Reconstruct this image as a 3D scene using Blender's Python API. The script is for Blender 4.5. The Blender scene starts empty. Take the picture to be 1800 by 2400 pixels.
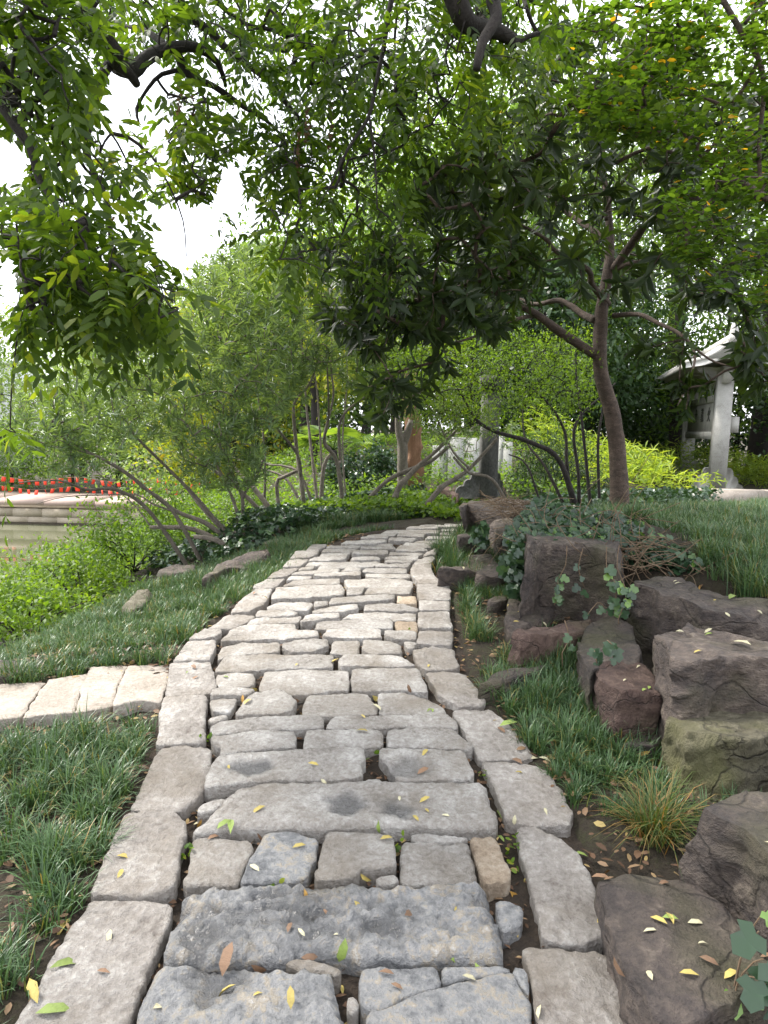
import bpy, math, numpy as np
from mathutils import Vector, geometry
R = np.random.default_rng(7)
sc = bpy.context.scene
COL = sc.collection
# ------------------------------------------------------------------ camera
FPX, EYE, SL = 1664.0, 1.5, 0.084
PITCH, ROLL = math.radians(6.85), math.radians(1.3)
cd = bpy.data.cameras.new('camera'); cam = bpy.data.objects.new('camera', cd); COL.objects.link(cam)
cam.location = (0, 0, EYE)
cd.sensor_fit = 'VERTICAL'; cd.sensor_height = 24.0; cd.lens = 24.0 * FPX / 2400
cd.clip_start = .05; cd.clip_end = 2000
from mathutils import Matrix
cam.rotation_euler = (Matrix.Rotation(math.pi/2 - PITCH, 3, 'X') @ Matrix.Rotation(ROLL, 3, 'Z')).to_euler()
sc.camera = cam
# ------------------------------------------------------------------ world, sun, exposure
SUN_EL, SUN_AZ = math.radians(52), math.radians(-62)      # azimuth from +Y towards +X
w = bpy.data.worlds.new('World'); sc.world = w; w.use_nodes = True
nt = w.node_tree; nt.nodes.clear()
sky = nt.nodes.new('ShaderNodeTexSky'); sky.sky_type = 'NISHITA'; sky.sun_disc = False
sky.sun_elevation = SUN_EL; sky.sun_rotation = SUN_AZ
mixw = nt.nodes.new('ShaderNodeMix'); mixw.data_type = 'RGBA'; mixw.inputs[0].default_value = .86
mixw.inputs[7].default_value = (8.6, 8.75, 9.2, 1)              # even cloud cover
bg = nt.nodes.new('ShaderNodeBackground'); bg.inputs[1].default_value = .11
wo = nt.nodes.new('ShaderNodeOutputWorld')
nt.links.new(sky.outputs[0], mixw.inputs[6]); nt.links.new(mixw.outputs[2], bg.inputs[0]); nt.links.new(bg.outputs[0], wo.inputs[0])
sd = bpy.data.lights.new('sun', 'SUN'); sd.energy = 3.2; sd.angle = math.radians(14); sd.color = (1, .95, .87)
sun = bpy.data.objects.new('sun', sd); COL.objects.link(sun)
sdir = Vector((math.sin(SUN_AZ)*math.cos(SUN_EL), math.cos(SUN_AZ)*math.cos(SUN_EL), math.sin(SUN_EL)))
sun.rotation_euler = sdir.to_track_quat('Z', 'Y').to_euler(); sun.location = (-10, 5, 20)
vs = sc.view_settings
vs.view_transform = 'Standard'; vs.look = 'None'; vs.gamma = 1; vs.use_curve_mapping = False; vs.exposure = 1.62
cy = sc.cycles
cy.use_denoising = True; cy.max_bounces = 6; cy.diffuse_bounces = 4; cy.glossy_bounces = 2; cy.transmission_bounces = 4
cy.transparent_max_bounces = 4; cy.caustics_reflective = False; cy.caustics_refractive = False
# ------------------------------------------------------------------ pixel rays (photo 1800x2400)
def ray(p):
    p = np.atleast_2d(np.asarray(p, float)); x = (p[:,0]-900)/FPX; y = -(p[:,1]-1200)/FPX
    c, s = math.cos(ROLL), math.sin(ROLL); x, y = x*c - y*s, x*s + y*c
    c, s = math.cos(PITCH), math.sin(PITCH)
    return np.stack([x, c + y*s, -s + y*c], 1)
O = np.array([0, 0, EYE])
def at_y(p, Y):
    d = ray(p); return O + d*(np.broadcast_to(Y, d.shape[0])/d[:,1])[:,None]
REG = {'A':(0,1900,900),'B':(900,1900,900),'C':(0,1500,900),'D':(900,1500,900),'E':(0,1150,900),'F':(900,1150,900),
 'P1':(600,1200,550),'P2':(400,1380,750),'P3':(400,1620,900),'P4':(300,1940,1100),'R5':(1000,1150,500),'R6':(1350,1300,450),
 'Z1':(0,0,900),'Z2':(900,0,900),'Z3':(0,550,900),'Z4':(900,550,900),'Z5':(1400,750,400),'Z6':(900,900,400),'Z7':(0,1000,700),'S':(0,0,1659)}
def px(code, pts):
    x0, y0, wd = REG[code]; s = wd/1659.0
    return np.asarray(pts, float)*s + (x0, y0)
# ------------------------------------------------------------------ noise
def _h(i, j, k, s):
    n = (i.astype(np.int64)*374761393 + j.astype(np.int64)*668265263 + k.astype(np.int64)*2147483647 + s*974634777) & 0xffffffff
    n = ((n ^ (n >> 13))*1274126177) & 0xffffffff
    return ((n ^ (n >> 16)) & 0xffff)/65535.0
def noise(P, f, s=0):
    Q = np.asarray(P, float)*f; I = np.floor(Q).astype(np.int64); t = Q - I; t = t*t*(3-2*t); r = 0
    for a in (0,1):
        for b in (0,1):
            for c in (0,1):
                wgt = (t[:,0] if a else 1-t[:,0])*(t[:,1] if b else 1-t[:,1])*(t[:,2] if c else 1-t[:,2])
                r = r + wgt*_h(I[:,0]+a, I[:,1]+b, I[:,2]+c, s)
    return r*2-1
def crag(P, f, s=0):
    Q = np.asarray(P, float)*f; I = np.floor(Q).astype(np.int64); t = Q - I; r = 0
    for a in (0,1):
        for b in (0,1):
            for c in (0,1):
                r = r + (t[:,0] if a else 1-t[:,0])*(t[:,1] if b else 1-t[:,1])*(t[:,2] if c else 1-t[:,2])*_h(I[:,0]+a, I[:,1]+b, I[:,2]+c, s)
    return r*2-1
def sst(a, b, x):
    t = np.clip((x-a)/(b-a), 0, 1); return t*t*(3-2*t)
# ------------------------------------------------------------------ terrain height
YK = [-8, 1.4, 2.3, 3.1, 3.8, 4.3, 4.84, 5.4, 6.0, 6.4, 6.9, 8, 12, 60]
XL = [-.72,-.78,-.83,-.98,-1.05,-.97,-.8,-.65,-.42,-.27, .25, .6, 1, 1]
XR = [.65, .65, .66, .46, .45, .45, .48, .5, .55, .62, .85, 1.3, 2, 2]
def zpath(y): return SL*np.minimum(y, 6.7) - .03*np.clip(y-6.7, 0, 9)
def gz(x, y):
    x = np.asarray(x, float); y = np.asarray(y, float)
    xl = np.interp(y, YK, XL); xr = np.interp(y, YK, XR); zp = zpath(y)
    dl = xl-x; dr = x-xr
    n = sst(3.2, 4.2, y); n2 = sst(6.3, 8, y)
    s1 = (.05*(1-n) + .2*n)*(1-n2) + .07*n2; wd = (1.9*(1-n) + 1.15*n)*(1-n2) + 2.2*n2
    zl = zp - .03 - s1*np.clip(dl, 0, wd) - .45*np.clip(dl-wd, 0, None)
    T = np.interp(y, [0, 6.5, 12, 60], [.68, .72, .34, .3])
    ra = np.interp(y, [3.9, 4.6], [1.05, .75]); tq_ = np.clip((dr-ra)/.7, 0, 1); zr = zp + (T-zp)*tq_*tq_*(3-2*tq_) - .012
    z = np.where(dl > 0, zl, np.where(dr > 0, zr, zp-.06))
    z = z + .95*sst(10, 17, y)*sst(-7, -2.5, x)*(1-sst(3, 6, x))
    z = z + .16*np.exp(-((x-1.75)/.55)**2 - ((y-5.1)/.7)**2)
    far = sst(28.6, 29.2, y); z = np.maximum(z, -3.4)*(1-far) + far*np.maximum(z, -1.82)
    return np.where(z < -3.4, -3.4, z)
def hit(p):
    d = ray(p); t = np.geomspace(.9, 80, 700); out = np.zeros((len(d), 3))
    for i, v in enumerate(d):
        Q = O + t[:,None]*v; b = Q[:,2] < gz(Q[:,0], Q[:,1]); k = np.argmax(b) if b.any() else 699; out[i] = Q[k]
    return out
def on_path(p, dz=0.):
    d = ray(p); t = (dz - EYE)/(d[:,2] - SL*d[:,1]); return O + t[:,None]*d
# ------------------------------------------------------------------ mesh helpers
def mk(name, V, T, mat, parent=None, attr=None, smooth=False):
    V = np.ascontiguousarray(V, np.float32); T = np.ascontiguousarray(T, np.int32); k = T.shape[1]
    me = bpy.data.meshes.new(name)
    me.vertices.add(len(V)); me.vertices.foreach_set('co', V.ravel())
    me.loops.add(T.size); me.loops.foreach_set('vertex_index', T.ravel())
    me.polygons.add(len(T)); me.polygons.foreach_set('loop_start', np.arange(0, T.size, k, dtype=np.int32))
    if attr:
        for an, av in attr.items():
            a = me.attributes.new(an, 'FLOAT', 'POINT'); a.data.foreach_set('value', np.ascontiguousarray(av, np.float32))
    if smooth: me.polygons.foreach_set('use_smooth', np.ones(len(T), bool))
    me.update(calc_edges=True); me.validate()
    me.materials.append(mat)
    o = bpy.data.objects.new(name, me); COL.objects.link(o)
    if parent: o.parent = parent
    return o
def tag(o, label=None, cat=None, group=None, kind=None):
    for k, v in (('label', label), ('category', cat), ('group', group), ('kind', kind)):
        if v: o[k] = v
    return o
def thing(name, label, cat, loc=(0,0,0), group=None):
    o = bpy.data.objects.new(name, None); COL.objects.link(o); o.empty_display_size = .1
    return tag(o, label, cat, group)                      # parts carry world coordinates
def cat_(parts):
    Vs, Ts, n = [], [], 0
    for V, T in parts: Vs.append(V); Ts.append(np.asarray(T)+n); n += len(V)
    return np.concatenate(Vs), np.concatenate(Ts)
def smooth_line(P, rad, step=.08):
    P = np.asarray(P, float); rad = np.asarray(rad, float); out, ro = [], []
    for i in range(len(P)-1):
        p0, p1, p2, p3 = P[max(i-1,0)], P[i], P[i+1], P[min(i+2,len(P)-1)]
        n = max(2, min(14, int(np.linalg.norm(p2-p1)/step)+1))
        for t in np.linspace(0, 1, n, endpoint=False):
            out.append(.5*((2*p1)+(-p0+p2)*t+(2*p0-5*p1+4*p2-p3)*t*t+(-p0+3*p1-3*p2+p3)*t**3)); ro.append(rad[i]*(1-t)+rad[i+1]*t)
    out.append(P[-1]); ro.append(rad[-1]); return np.array(out), np.array(ro)
def tube(P, rad, sides=7, wob=0.0, smooth=True, step=.08):
    if smooth: P, rad = smooth_line(P, rad, step)
    else: P = np.asarray(P, float); rad = np.asarray(rad, float)
    n = len(P); Tn = np.gradient(P, axis=0); Tn /= np.linalg.norm(Tn, axis=1)[:,None]+1e-9
    ref = np.array([.31,.17,.93]) if abs(Tn[:,2]).mean() < .8 else np.array([.9,.3,.1])
    A = np.cross(Tn, ref); A /= np.linalg.norm(A, axis=1)[:,None]+1e-9; B = np.cross(Tn, A)
    a = np.linspace(0, 2*math.pi, sides, endpoint=False)
    V = P[:,None] + rad[:,None,None]*(np.cos(a)[None,:,None]*A[:,None] + np.sin(a)[None,:,None]*B[:,None])
    V = V.reshape(-1, 3)
    if wob: 
        nr = V - np.repeat(P, sides, 0); V = V + nr*(wob*noise(V, 9)+wob*.7*noise(V, 25, 3))[:,None]
    i = np.arange(n-1)[:,None]*sides; j = np.arange(sides)[None]; k = (j+1) % sides
    q = np.stack([i+j, i+k, i+sides+k, i+sides+j], -1).reshape(-1, 4)
    T = np.concatenate([q[:,[0,1,2]], q[:,[0,2,3]]])
    V = np.concatenate([V, P[:1], P[-1:]]); c0, c1 = n*sides, n*sides+1; jj = np.arange(sides)
    T = np.concatenate([T, np.stack([np.full(sides,c0), (jj+1)%sides, jj],1), np.stack([np.full(sides,c1), (n-1)*sides+jj, (n-1)*sides+(jj+1)%sides],1)])
    return V, T
def box(c, s, rz=0.):
    V = np.array([[x,y,z] for x in (-.5,.5) for y in (-.5,.5) for z in (-.5,.5)])*s
    cs, sn = math.cos(rz), math.sin(rz); V = np.stack([V[:,0]*cs-V[:,1]*sn, V[:,0]*sn+V[:,1]*cs, V[:,2]],1)+c
    q = np.array([[0,1,3,2],[4,6,7,5],[0,4,5,1],[2,3,7,6],[0,2,6,4],[1,5,7,3]])
    return V, np.concatenate([q[:,[0,1,2]], q[:,[0,2,3]]])
def in_poly(p, poly):
    x, y = p[:,0], p[:,1]; r = np.zeros(len(p), bool); n = len(poly)
    for i in range(n):
        x1, y1 = poly[i]; x2, y2 = poly[(i+1)%n]
        if y1 == y2: continue
        r ^= ((y1 > y) != (y2 > y)) & (x < (x2-x1)*(y-y1)/(y2-y1)+x1)
    return r
def sample(poly, n):
    poly = np.asarray(poly, float); lo, hi = poly.min(0), poly.max(0); out = np.zeros((0,2))
    while len(out) < n:
        q = R.uniform(lo, hi, (n*2+20, 2)); out = np.concatenate([out, q[in_poly(q, poly)]])
    return out[:n]
def unit(v): return v/(np.linalg.norm(v, axis=-1, keepdims=True)+1e-9)
def rdir(n): return unit(R.normal(size=(n,3)))
# leaf templates: (side, along, lift), triangles
LANCE = (np.array([[0,0,0],[-.36,.25,.05],[.36,.25,.05],[0,.3,-.02],[-.44,.58,.05],[.44,.58,.05],[0,.62,-.03],[0,1,-.1]]),
         np.array([[0,3,1],[0,2,3],[1,3,4],[3,6,4],[3,2,5],[3,5,6],[4,6,7],[6,5,7]]))
SMALL = (np.array([[0,0,0],[-.5,.45,.06],[.5,.45,.06],[0,1,-.04]]), np.array([[0,2,1],[1,2,3]]))
OVAL = (np.array([[0,0,0],[-.42,.3,.05],[.42,.3,.05],[-.4,.72,.03],[.4,.72,.03],[0,1,-.05]]), np.array([[0,2,1],[1,2,4],[1,4,3],[3,4,5]]))
IVY = (np.array([[0,.12,0],[-.3,0,.03],[-.62,.3,-.05],[-.34,.48,.05],[-.42,.8,-.04],[0,1.1,-.08],[.42,.8,-.04],[.34,.48,.05],[.62,.3,-.05],[.3,0,.03],[0,.5,-.03]]),
       np.array([[10,i+1 if i<9 else 0,i] for i in range(10)]))
def leaves(P, D, N, L, W, tmpl):
    TV, TT = tmpl; n = len(P); D = unit(D); S = unit(np.cross(D, N)); N = np.cross(S, D)
    L = np.broadcast_to(L, n)[:,None,None]; W = np.broadcast_to(W, n)[:,None,None]
    V = P[:,None] + D[:,None]*TV[None,:,1:2]*L + S[:,None]*TV[None,:,0:1]*W + N[:,None]*TV[None,:,2:3]*L
    T = TT[None] + (np.arange(n)*len(TV))[:,None,None]
    return V.reshape(-1,3), T.reshape(-1,3), len(TV)
# ------------------------------------------------------------------ materials
def new_mat(name):
    m = bpy.data.materials.new(name); m.use_nodes = True; t = m.node_tree; t.nodes.clear()
    o = t.nodes.new('ShaderNodeOutputMaterial'); p = t.nodes.new('ShaderNodeBsdfPrincipled'); t.links.new(p.outputs[0], o.inputs[0])
    return m, t, p, o
def node(t, ty, ins=None, **kw):
    n = t.nodes.new(ty)
    for k, v in kw.items(): setattr(n, k, v)
    for k, v in (ins or {}).items():
        if isinstance(v, bpy.types.NodeSocket): t.links.new(v, n.inputs[k])
        else: n.inputs[k].default_value = v
    return n
def ramp(t, fac, stops):
    n = t.nodes.new('ShaderNodeValToRGB'); t.links.new(fac, n.inputs[0]); e = n.color_ramp.elements
    while len(e) < len(stops): e.new(.5)
    for q, (p, c) in zip(e, stops): q.position = p; q.color = (*c, 1)
    return n.outputs[0]
def leaf_mat(name, stops, trans=.4, rough=.42, boost=1.6, spec=.35):
    m, t, p, o = new_mat(name)
    a = node(t, 'ShaderNodeAttribute', attribute_name='var'); c = ramp(t, a.outputs['Fac'], stops)
    t.links.new(c, p.inputs['Base Color']); p.inputs['Roughness'].default_value = rough; p.inputs['Specular IOR Level'].default_value = spec
    b = node(t, 'ShaderNodeMix', {6:c, 7:(boost*1.12, boost*1.05, boost*.35, 1)}, data_type='RGBA', blend_type='MULTIPLY'); b.inputs[0].default_value = 1
    tr = node(t, 'ShaderNodeBsdfTranslucent', {0:b.outputs[2]})
    mx = node(t, 'ShaderNodeMixShader', {0:trans, 1:p.outputs[0], 2:tr.outputs[0]}); t.links.new(mx.outputs[0], o.inputs[0])
    return m
def rough_mat(name, stops, scale=4., bump=.4, bscale=40., rough=.85, wet=False, stretch=(1,1,1), moss=None, objvar=.25, bdist=.01, stain=None, crack=0.):
    m, t, p, o = new_mat(name)
    g = node(t, 'ShaderNodeNewGeometry'); oi = node(t, 'ShaderNodeObjectInfo')
    off = node(t, 'ShaderNodeVectorMath', {0:g.outputs['Position']}, operation='ADD')
    sc3 = node(t, 'ShaderNodeVectorMath', {0:oi.outputs['Random'], 1:(17,31,11)}, operation='MULTIPLY'); t.links.new(sc3.outputs[0], off.inputs[1])
    st = node(t, 'ShaderNodeVectorMath', {0:off.outputs[0], 1:stretch}, operation='MULTIPLY')
    n1 = node(t, 'ShaderNodeTexNoise', {'Vector':st.outputs[0], 'Scale':scale, 'Detail':8, 'Roughness':.65})
    n2 = node(t, 'ShaderNodeTexNoise', {'Vector':st.outputs[0], 'Scale':bscale, 'Detail':6, 'Roughness':.7})
    mixn = node(t, 'ShaderNodeMath', {0:n1.outputs[0], 1:n2.outputs[0]}, operation='ADD'); hv = node(t, 'ShaderNodeMath', {0:mixn.outputs[0], 1:.5}, operation='MULTIPLY')
    c = ramp(t, hv.outputs[0], stops)
    vr = node(t, 'ShaderNodeMapRange', {'Value':oi.outputs['Random'], 'To Min':1-objvar, 'To Max':1+objvar})
    hs = node(t, 'ShaderNodeHueSaturation', {'Color':c, 'Value':vr.outputs[0]}); c = hs.outputs[0]
    if stain:
        n5 = node(t, 'ShaderNodeTexNoise', {'Vector':off.outputs[0], 'Scale':2.3, 'Detail':6, 'Roughness':.7, 'Distortion':.6})
        f5 = ramp(t, n5.outputs[0], [(.48,(0,0,0)),(.66,(.6,.6,.6))]); m5 = node(t, 'ShaderNodeMix', {0:f5, 6:c, 7:(*stain,1)}, data_type='RGBA'); c = m5.outputs[2]
    if moss:
        n3 = node(t, 'ShaderNodeTexNoise', {'Vector':off.outputs[0], 'Scale':2.6, 'Detail':5})
        f = ramp(t, n3.outputs[0], [(.5,(0,0,0)),(.68,(.75,.75,.75))]); mm = node(t, 'ShaderNodeMix', {0:f, 6:c, 7:(*moss,1)}, data_type='RGBA'); c = mm.outputs[2]
    if wet:
        a = node(t, 'ShaderNodeAttribute', attribute_name='wet')
        mm = node(t, 'ShaderNodeMix', {0:a.outputs['Fac'], 6:c, 7:(.085,.085,.088,1)}, data_type='RGBA'); mm.inputs[0].default_value = 0; c = mm.outputs[2]
        rr = node(t, 'ShaderNodeMapRange', {'Value':a.outputs['Fac'], 'To Min':rough, 'To Max':.1}); t.links.new(rr.outputs[0], p.inputs['Roughness'])
    else: p.inputs['Roughness'].default_value = rough
    t.links.new(c, p.inputs['Base Color'])
    n4 = node(t, 'ShaderNodeTexNoise', {'Vector':st.outputs[0], 'Scale':bscale*2.7, 'Detail':4, 'Roughness':.6}); mh = node(t, 'ShaderNodeMath', {0:n4.outputs[0], 1:.35, 2:mixn.outputs[0]}, operation='MULTIPLY_ADD')
    hgt_ = mh.outputs[0]
    if crack:
        dn = node(t, 'ShaderNodeTexNoise', {'Vector':off.outputs[0], 'Scale':5, 'Detail':5}); dv = node(t, 'ShaderNodeVectorMath', {0:dn.outputs[1], 1:(.22,.22,.22)}, operation='MULTIPLY'); dv2 = node(t, 'ShaderNodeVectorMath', {0:st.outputs[0], 1:dv.outputs[0]}, operation='ADD')
        vo = node(t, 'ShaderNodeTexVoronoi', {'Vector':dv2.outputs[0], 'Scale':crack}, feature='DISTANCE_TO_EDGE'); vr_ = node(t, 'ShaderNodeMapRange', {'Value':vo.outputs[0], 'From Max':.014, 'To Min':0., 'To Max':1.})
        ck = node(t, 'ShaderNodeMix', {0:vr_.outputs[0], 6:(.55,.53,.52,1), 7:(1,1,1,1)}, data_type='RGBA'); c2 = node(t, 'ShaderNodeMix', {6:c, 7:ck.outputs[2]}, data_type='RGBA', blend_type='MULTIPLY'); c2.inputs[0].default_value = 1; t.links.new(c2.outputs[2], p.inputs['Base Color'])
        ha = node(t, 'ShaderNodeMath', {0:vr_.outputs[0], 1:.28, 2:hgt_}, operation='MULTIPLY_ADD'); hgt_ = ha.outputs[0]
    bp = node(t, 'ShaderNodeBump', {'Height':hgt_, 'Strength':bump, 'Distance':bdist*2.2}); t.links.new(bp.outputs[0], p.inputs['Normal'])
    return m
M = {}
M['stone'] = rough_mat('paving_limestone', [(.34,(.15,.13,.11)),(.45,(.29,.265,.24)),(.53,(.38,.355,.33)),(.64,(.56,.54,.515))], 5, 1.0, 55, .7, wet=True, objvar=.13, stain=(.2,.165,.125))
M['stone_blue'] = rough_mat('blue_grey_limestone', [(.34,(.075,.078,.085)),(.44,(.17,.172,.178)),(.52,(.27,.268,.268)),(.58,(.33,.285,.225)),(.66,(.46,.45,.445))], 6, 1.0, 38, .5, wet=True, objvar=.08)
M['stone_edge'] = rough_mat('edge_limestone', [(.34,(.14,.115,.10)),(.45,(.255,.23,.207)),(.53,(.33,.302,.277)),(.64,(.5,.475,.445))], 5, 1.0, 42, .75, wet=True, objvar=.1, stain=(.2,.165,.125))
M['stone_tan'] = rough_mat('tan_stone', [(.34,(.17,.12,.08)),(.48,(.32,.25,.18)),(.62,(.45,.38,.3))], 7, .8, 60, .85, wet=True)
M['slab'] = rough_mat('pale_slab', [(.34,(.18,.15,.12)),(.48,(.31,.27,.23)),(.62,(.42,.38,.335))], 5, .6, 60, .85, wet=True, objvar=.06)
M['rock'] = rough_mat('yellowstone_rock', [(.32,(.024,.019,.018)),(.44,(.066,.052,.047)),(.54,(.118,.092,.077)),(.66,(.27,.22,.175))], 3.2, 1.0, 22, .75, stretch=(1,1,1.6), moss=(.075,.07,.032), objvar=.22, bdist=.02, crack=1.7)
M['rock_moss'] = rough_mat('mossy_rock', [(.32,(.03,.026,.018)),(.44,(.08,.072,.045)),(.54,(.135,.12,.08)),(.66,(.27,.24,.18))], 3.2, 1.0, 22, .8, stretch=(1,1,.5), moss=(.11,.11,.035), objvar=.1, bdist=.02, crack=2.2)
M['rock_red'] = rough_mat('reddish_rock', [(.28,(.028,.017,.015)),(.45,(.075,.045,.037)),(.58,(.13,.085,.067)),(.74,(.28,.21,.16))], 3.5, .8, 26, .85, moss=(.10,.085,.045), bdist=.02, crack=3.2)
M['soil'] = rough_mat('damp_soil', [(.32,(.018,.012,.008)),(.5,(.048,.033,.022)),(.66,(.09,.062,.04)),(.75,(.15,.10,.055))], 9, .9, 70, .9, objvar=0, bdist=.02)
M['ground'] = rough_mat('leaf_strewn_ground', [(.32,(.02,.015,.009)),(.5,(.05,.037,.023)),(.62,(.06,.06,.025)),(.75,(.12,.085,.045))], 7, .9, 60, .95, objvar=0, bdist=.02)
M['bark'] = rough_mat('brown_bark', [(.34,(.03,.02,.015)),(.5,(.082,.056,.042)),(.64,(.17,.122,.093))], 10, .8, 60, .85, stretch=(1,1,2.2), objvar=.1)
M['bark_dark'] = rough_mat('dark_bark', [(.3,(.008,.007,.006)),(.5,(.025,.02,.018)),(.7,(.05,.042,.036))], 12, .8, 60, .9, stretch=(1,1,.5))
M['bark_grey'] = rough_mat('grey_bark', [(.3,(.05,.042,.033)),(.5,(.16,.135,.11)),(.7,(.28,.245,.2))], 14, .7, 80, .85, stretch=(1,1,.6))
M['bark_red'] = rough_mat('peeling_red_bark', [(.3,(.09,.04,.02)),(.5,(.22,.115,.065)),(.7,(.34,.21,.13))], 6, .8, 50, .9, stretch=(3,3,.3))
M['gate_stone'] = rough_mat('carved_pale_granite', [(.34,(.2,.195,.175)),(.46,(.36,.35,.325)),(.6,(.48,.47,.44))], 3, .35, 90, .8, objvar=.04)
M['memorial'] = rough_mat('pale_memorial_stone', [(.34,(.17,.175,.155)),(.46,(.29,.29,.265)),(.6,(.38,.38,.35))], 3, .35, 60, .8, stretch=(1,1,.4), objvar=.05)
M['pillar_stone'] = rough_mat('weathered_grey_granite', [(.32,(.025,.025,.024)),(.46,(.075,.073,.069)),(.56,(.13,.127,.12)),(.68,(.23,.225,.21))], 2.5, .5, 60, .85, stretch=(1,1,.5))
M['kerb'] = rough_mat('granite_kerb', [(.3,(.14,.12,.10)),(.5,(.28,.24,.205)),(.7,(.38,.34,.3))], 8, .5, 90, .85)
M['deck'] = rough_mat('pinkish_stone_deck', [(.3,(.26,.18,.15)),(.5,(.36,.27,.23)),(.7,(.42,.33,.29))], 2, .2, 30, .8, objvar=.05)
M['wall_block'] = rough_mat('sandstone_block', [(.3,(.2,.16,.11)),(.5,(.34,.29,.22)),(.7,(.42,.37,.3))], 3, .3, 30, .85, objvar=.15)
M['dead'] = rough_mat('dry_stems', [(.3,(.07,.045,.028)),(.5,(.17,.115,.07)),(.7,(.27,.2,.13))], 12, .3, 60, .9)
M['flag'] = rough_mat('red_flag_cloth', [(.3,(.55,.03,.012)),(.6,(.75,.06,.02))], 3, .1, 30, .7, objvar=.15)
M['ink'] = rough_mat('carved_letter_paint', [(.3,(.05,.05,.05)),(.6,(.09,.09,.076))], 8, .1, 30, .8)
M['paint'] = rough_mat('white_wall_paint', [(.3,(.66,.68,.7)),(.6,(.76,.78,.8))], 1, .1, 30, .7)
M['glass'] = rough_mat('window_glass', [(.3,(.05,.06,.07)),(.6,(.08,.09,.1))], 1, 0, 30, .15)
m, t, p, o = new_mat('pond_water'); M['water'] = m
p.inputs['Base Color'].default_value = (.10,.105,.062,1); p.inputs['Roughness'].default_value = .06; p.inputs['Specular IOR Level'].default_value = .6
g = node(t, 'ShaderNodeNewGeometry'); n_ = node(t, 'ShaderNodeTexNoise', {'Vector':g.outputs['Position'], 'Scale':1.2, 'Detail':3})
b_ = node(t, 'ShaderNodeBump', {'Height':n_.outputs[0], 'Strength':.05, 'Distance':.05}); t.links.new(b_.outputs[0], p.inputs['Normal'])
M['wingnut'] = leaf_mat('wingnut_leaf', [(0,(.014,.034,.008)),(.4,(.028,.055,.009)),(.8,(.062,.105,.013)),(.97,(.16,.19,.022)),(1,(.35,.22,.03))], .52, .45, 2.75)
M['loquat'] = leaf_mat('broad_dark_leaf', [(0,(.012,.022,.009)),(.6,(.022,.039,.013)),(.9,(.045,.075,.018)),(1,(.10,.15,.03))], .34, .42, 2.6, .3)
M['elm'] = leaf_mat('round_green_leaf', [(0,(.04,.085,.015)),(.6,(.07,.13,.02)),(.98,(.09,.155,.023)),(.985,(.5,.3,.03)),(1,(.65,.36,.04))], .45, .45, 2.0)
M['oleander'] = leaf_mat('oleander_leaf', [(0,(.05,.09,.045)),(.5,(.11,.175,.08)),(1,(.2,.28,.13))], .35, .35, 1.8, .5)
M['nandina'] = leaf_mat('small_green_leaf', [(0,(.05,.09,.015)),(.6,(.085,.15,.02)),(1,(.15,.21,.03))], .5, .5, 2.1)
M['ivy'] = leaf_mat('ivy_leaf', [(0,(.018,.042,.022)),(.6,(.032,.07,.032)),(.86,(.06,.115,.05)),(1,(.16,.28,.05))], .2, .32, 1.6, .6)
M['grass'] = leaf_mat('mondo_grass_blade', [(0,(.03,.066,.026)),(.55,(.062,.12,.046)),(.92,(.115,.19,.08)),(.96,(.2,.2,.06)),(1,(.28,.19,.07))], .2, .38, 1.5, .45)
M['sedge'] = leaf_mat('orange_green_sedge', [(0,(.05,.085,.025)),(.55,(.09,.13,.04)),(.8,(.2,.15,.055)),(1,(.32,.16,.06))], .3, .5, 1.5)
M['bush'] = leaf_mat('lush_bush_leaf', [(0,(.05,.10,.015)),(.5,(.09,.165,.022)),(.9,(.15,.23,.03)),(1,(.26,.27,.03))], .42, .5, 1.9)
M['bamboo'] = leaf_mat('bamboo_leaf', [(0,(.11,.18,.03)),(.5,(.2,.29,.045)),(1,(.34,.4,.07))], .4, .45, 1.7)
M['bg1'] = leaf_mat('wood_leaf_mid', [(0,(.05,.1,.025)),(.6,(.10,.175,.04)),(1,(.18,.25,.055))], .45, .5, 1.9)
M['bg2'] = leaf_mat('wood_leaf_pale', [(0,(.10,.16,.07)),(.6,(.17,.25,.11)),(1,(.26,.33,.15))], .45, .5, 1.8)
M['bg3'] = leaf_mat('wood_leaf_yellow', [(0,(.10,.14,.02)),(.6,(.18,.21,.025)),(1,(.34,.27,.03))], .45, .5, 1.9)
M['bgd'] = leaf_mat('wood_leaf_dark', [(0,(.02,.045,.018)),(.6,(.035,.07,.025)),(1,(.06,.11,.035))], .25, .4, 1.5)
M['litter'] = leaf_mat('dry_leaf', [(0,(.06,.032,.018)),(.5,(.15,.085,.05)),(.85,(.26,.17,.10)),(1,(.42,.32,.12))], .15, .65, 1.3)
for nm, c in (('leaf_yellow',(.46,.36,.1)),('leaf_pale',(.5,.46,.3)),('leaf_green',(.2,.27,.06)),('leaf_brown',(.2,.115,.065)),('leaf_orange',(.45,.25,.05))):
    M[nm] = rough_mat(nm, [(.3,tuple(v*.7 for v in c)),(.5,c),(.7,tuple(min(1,v*1.15) for v in c))], 30, .3, 120, .6, objvar=.2)
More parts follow.
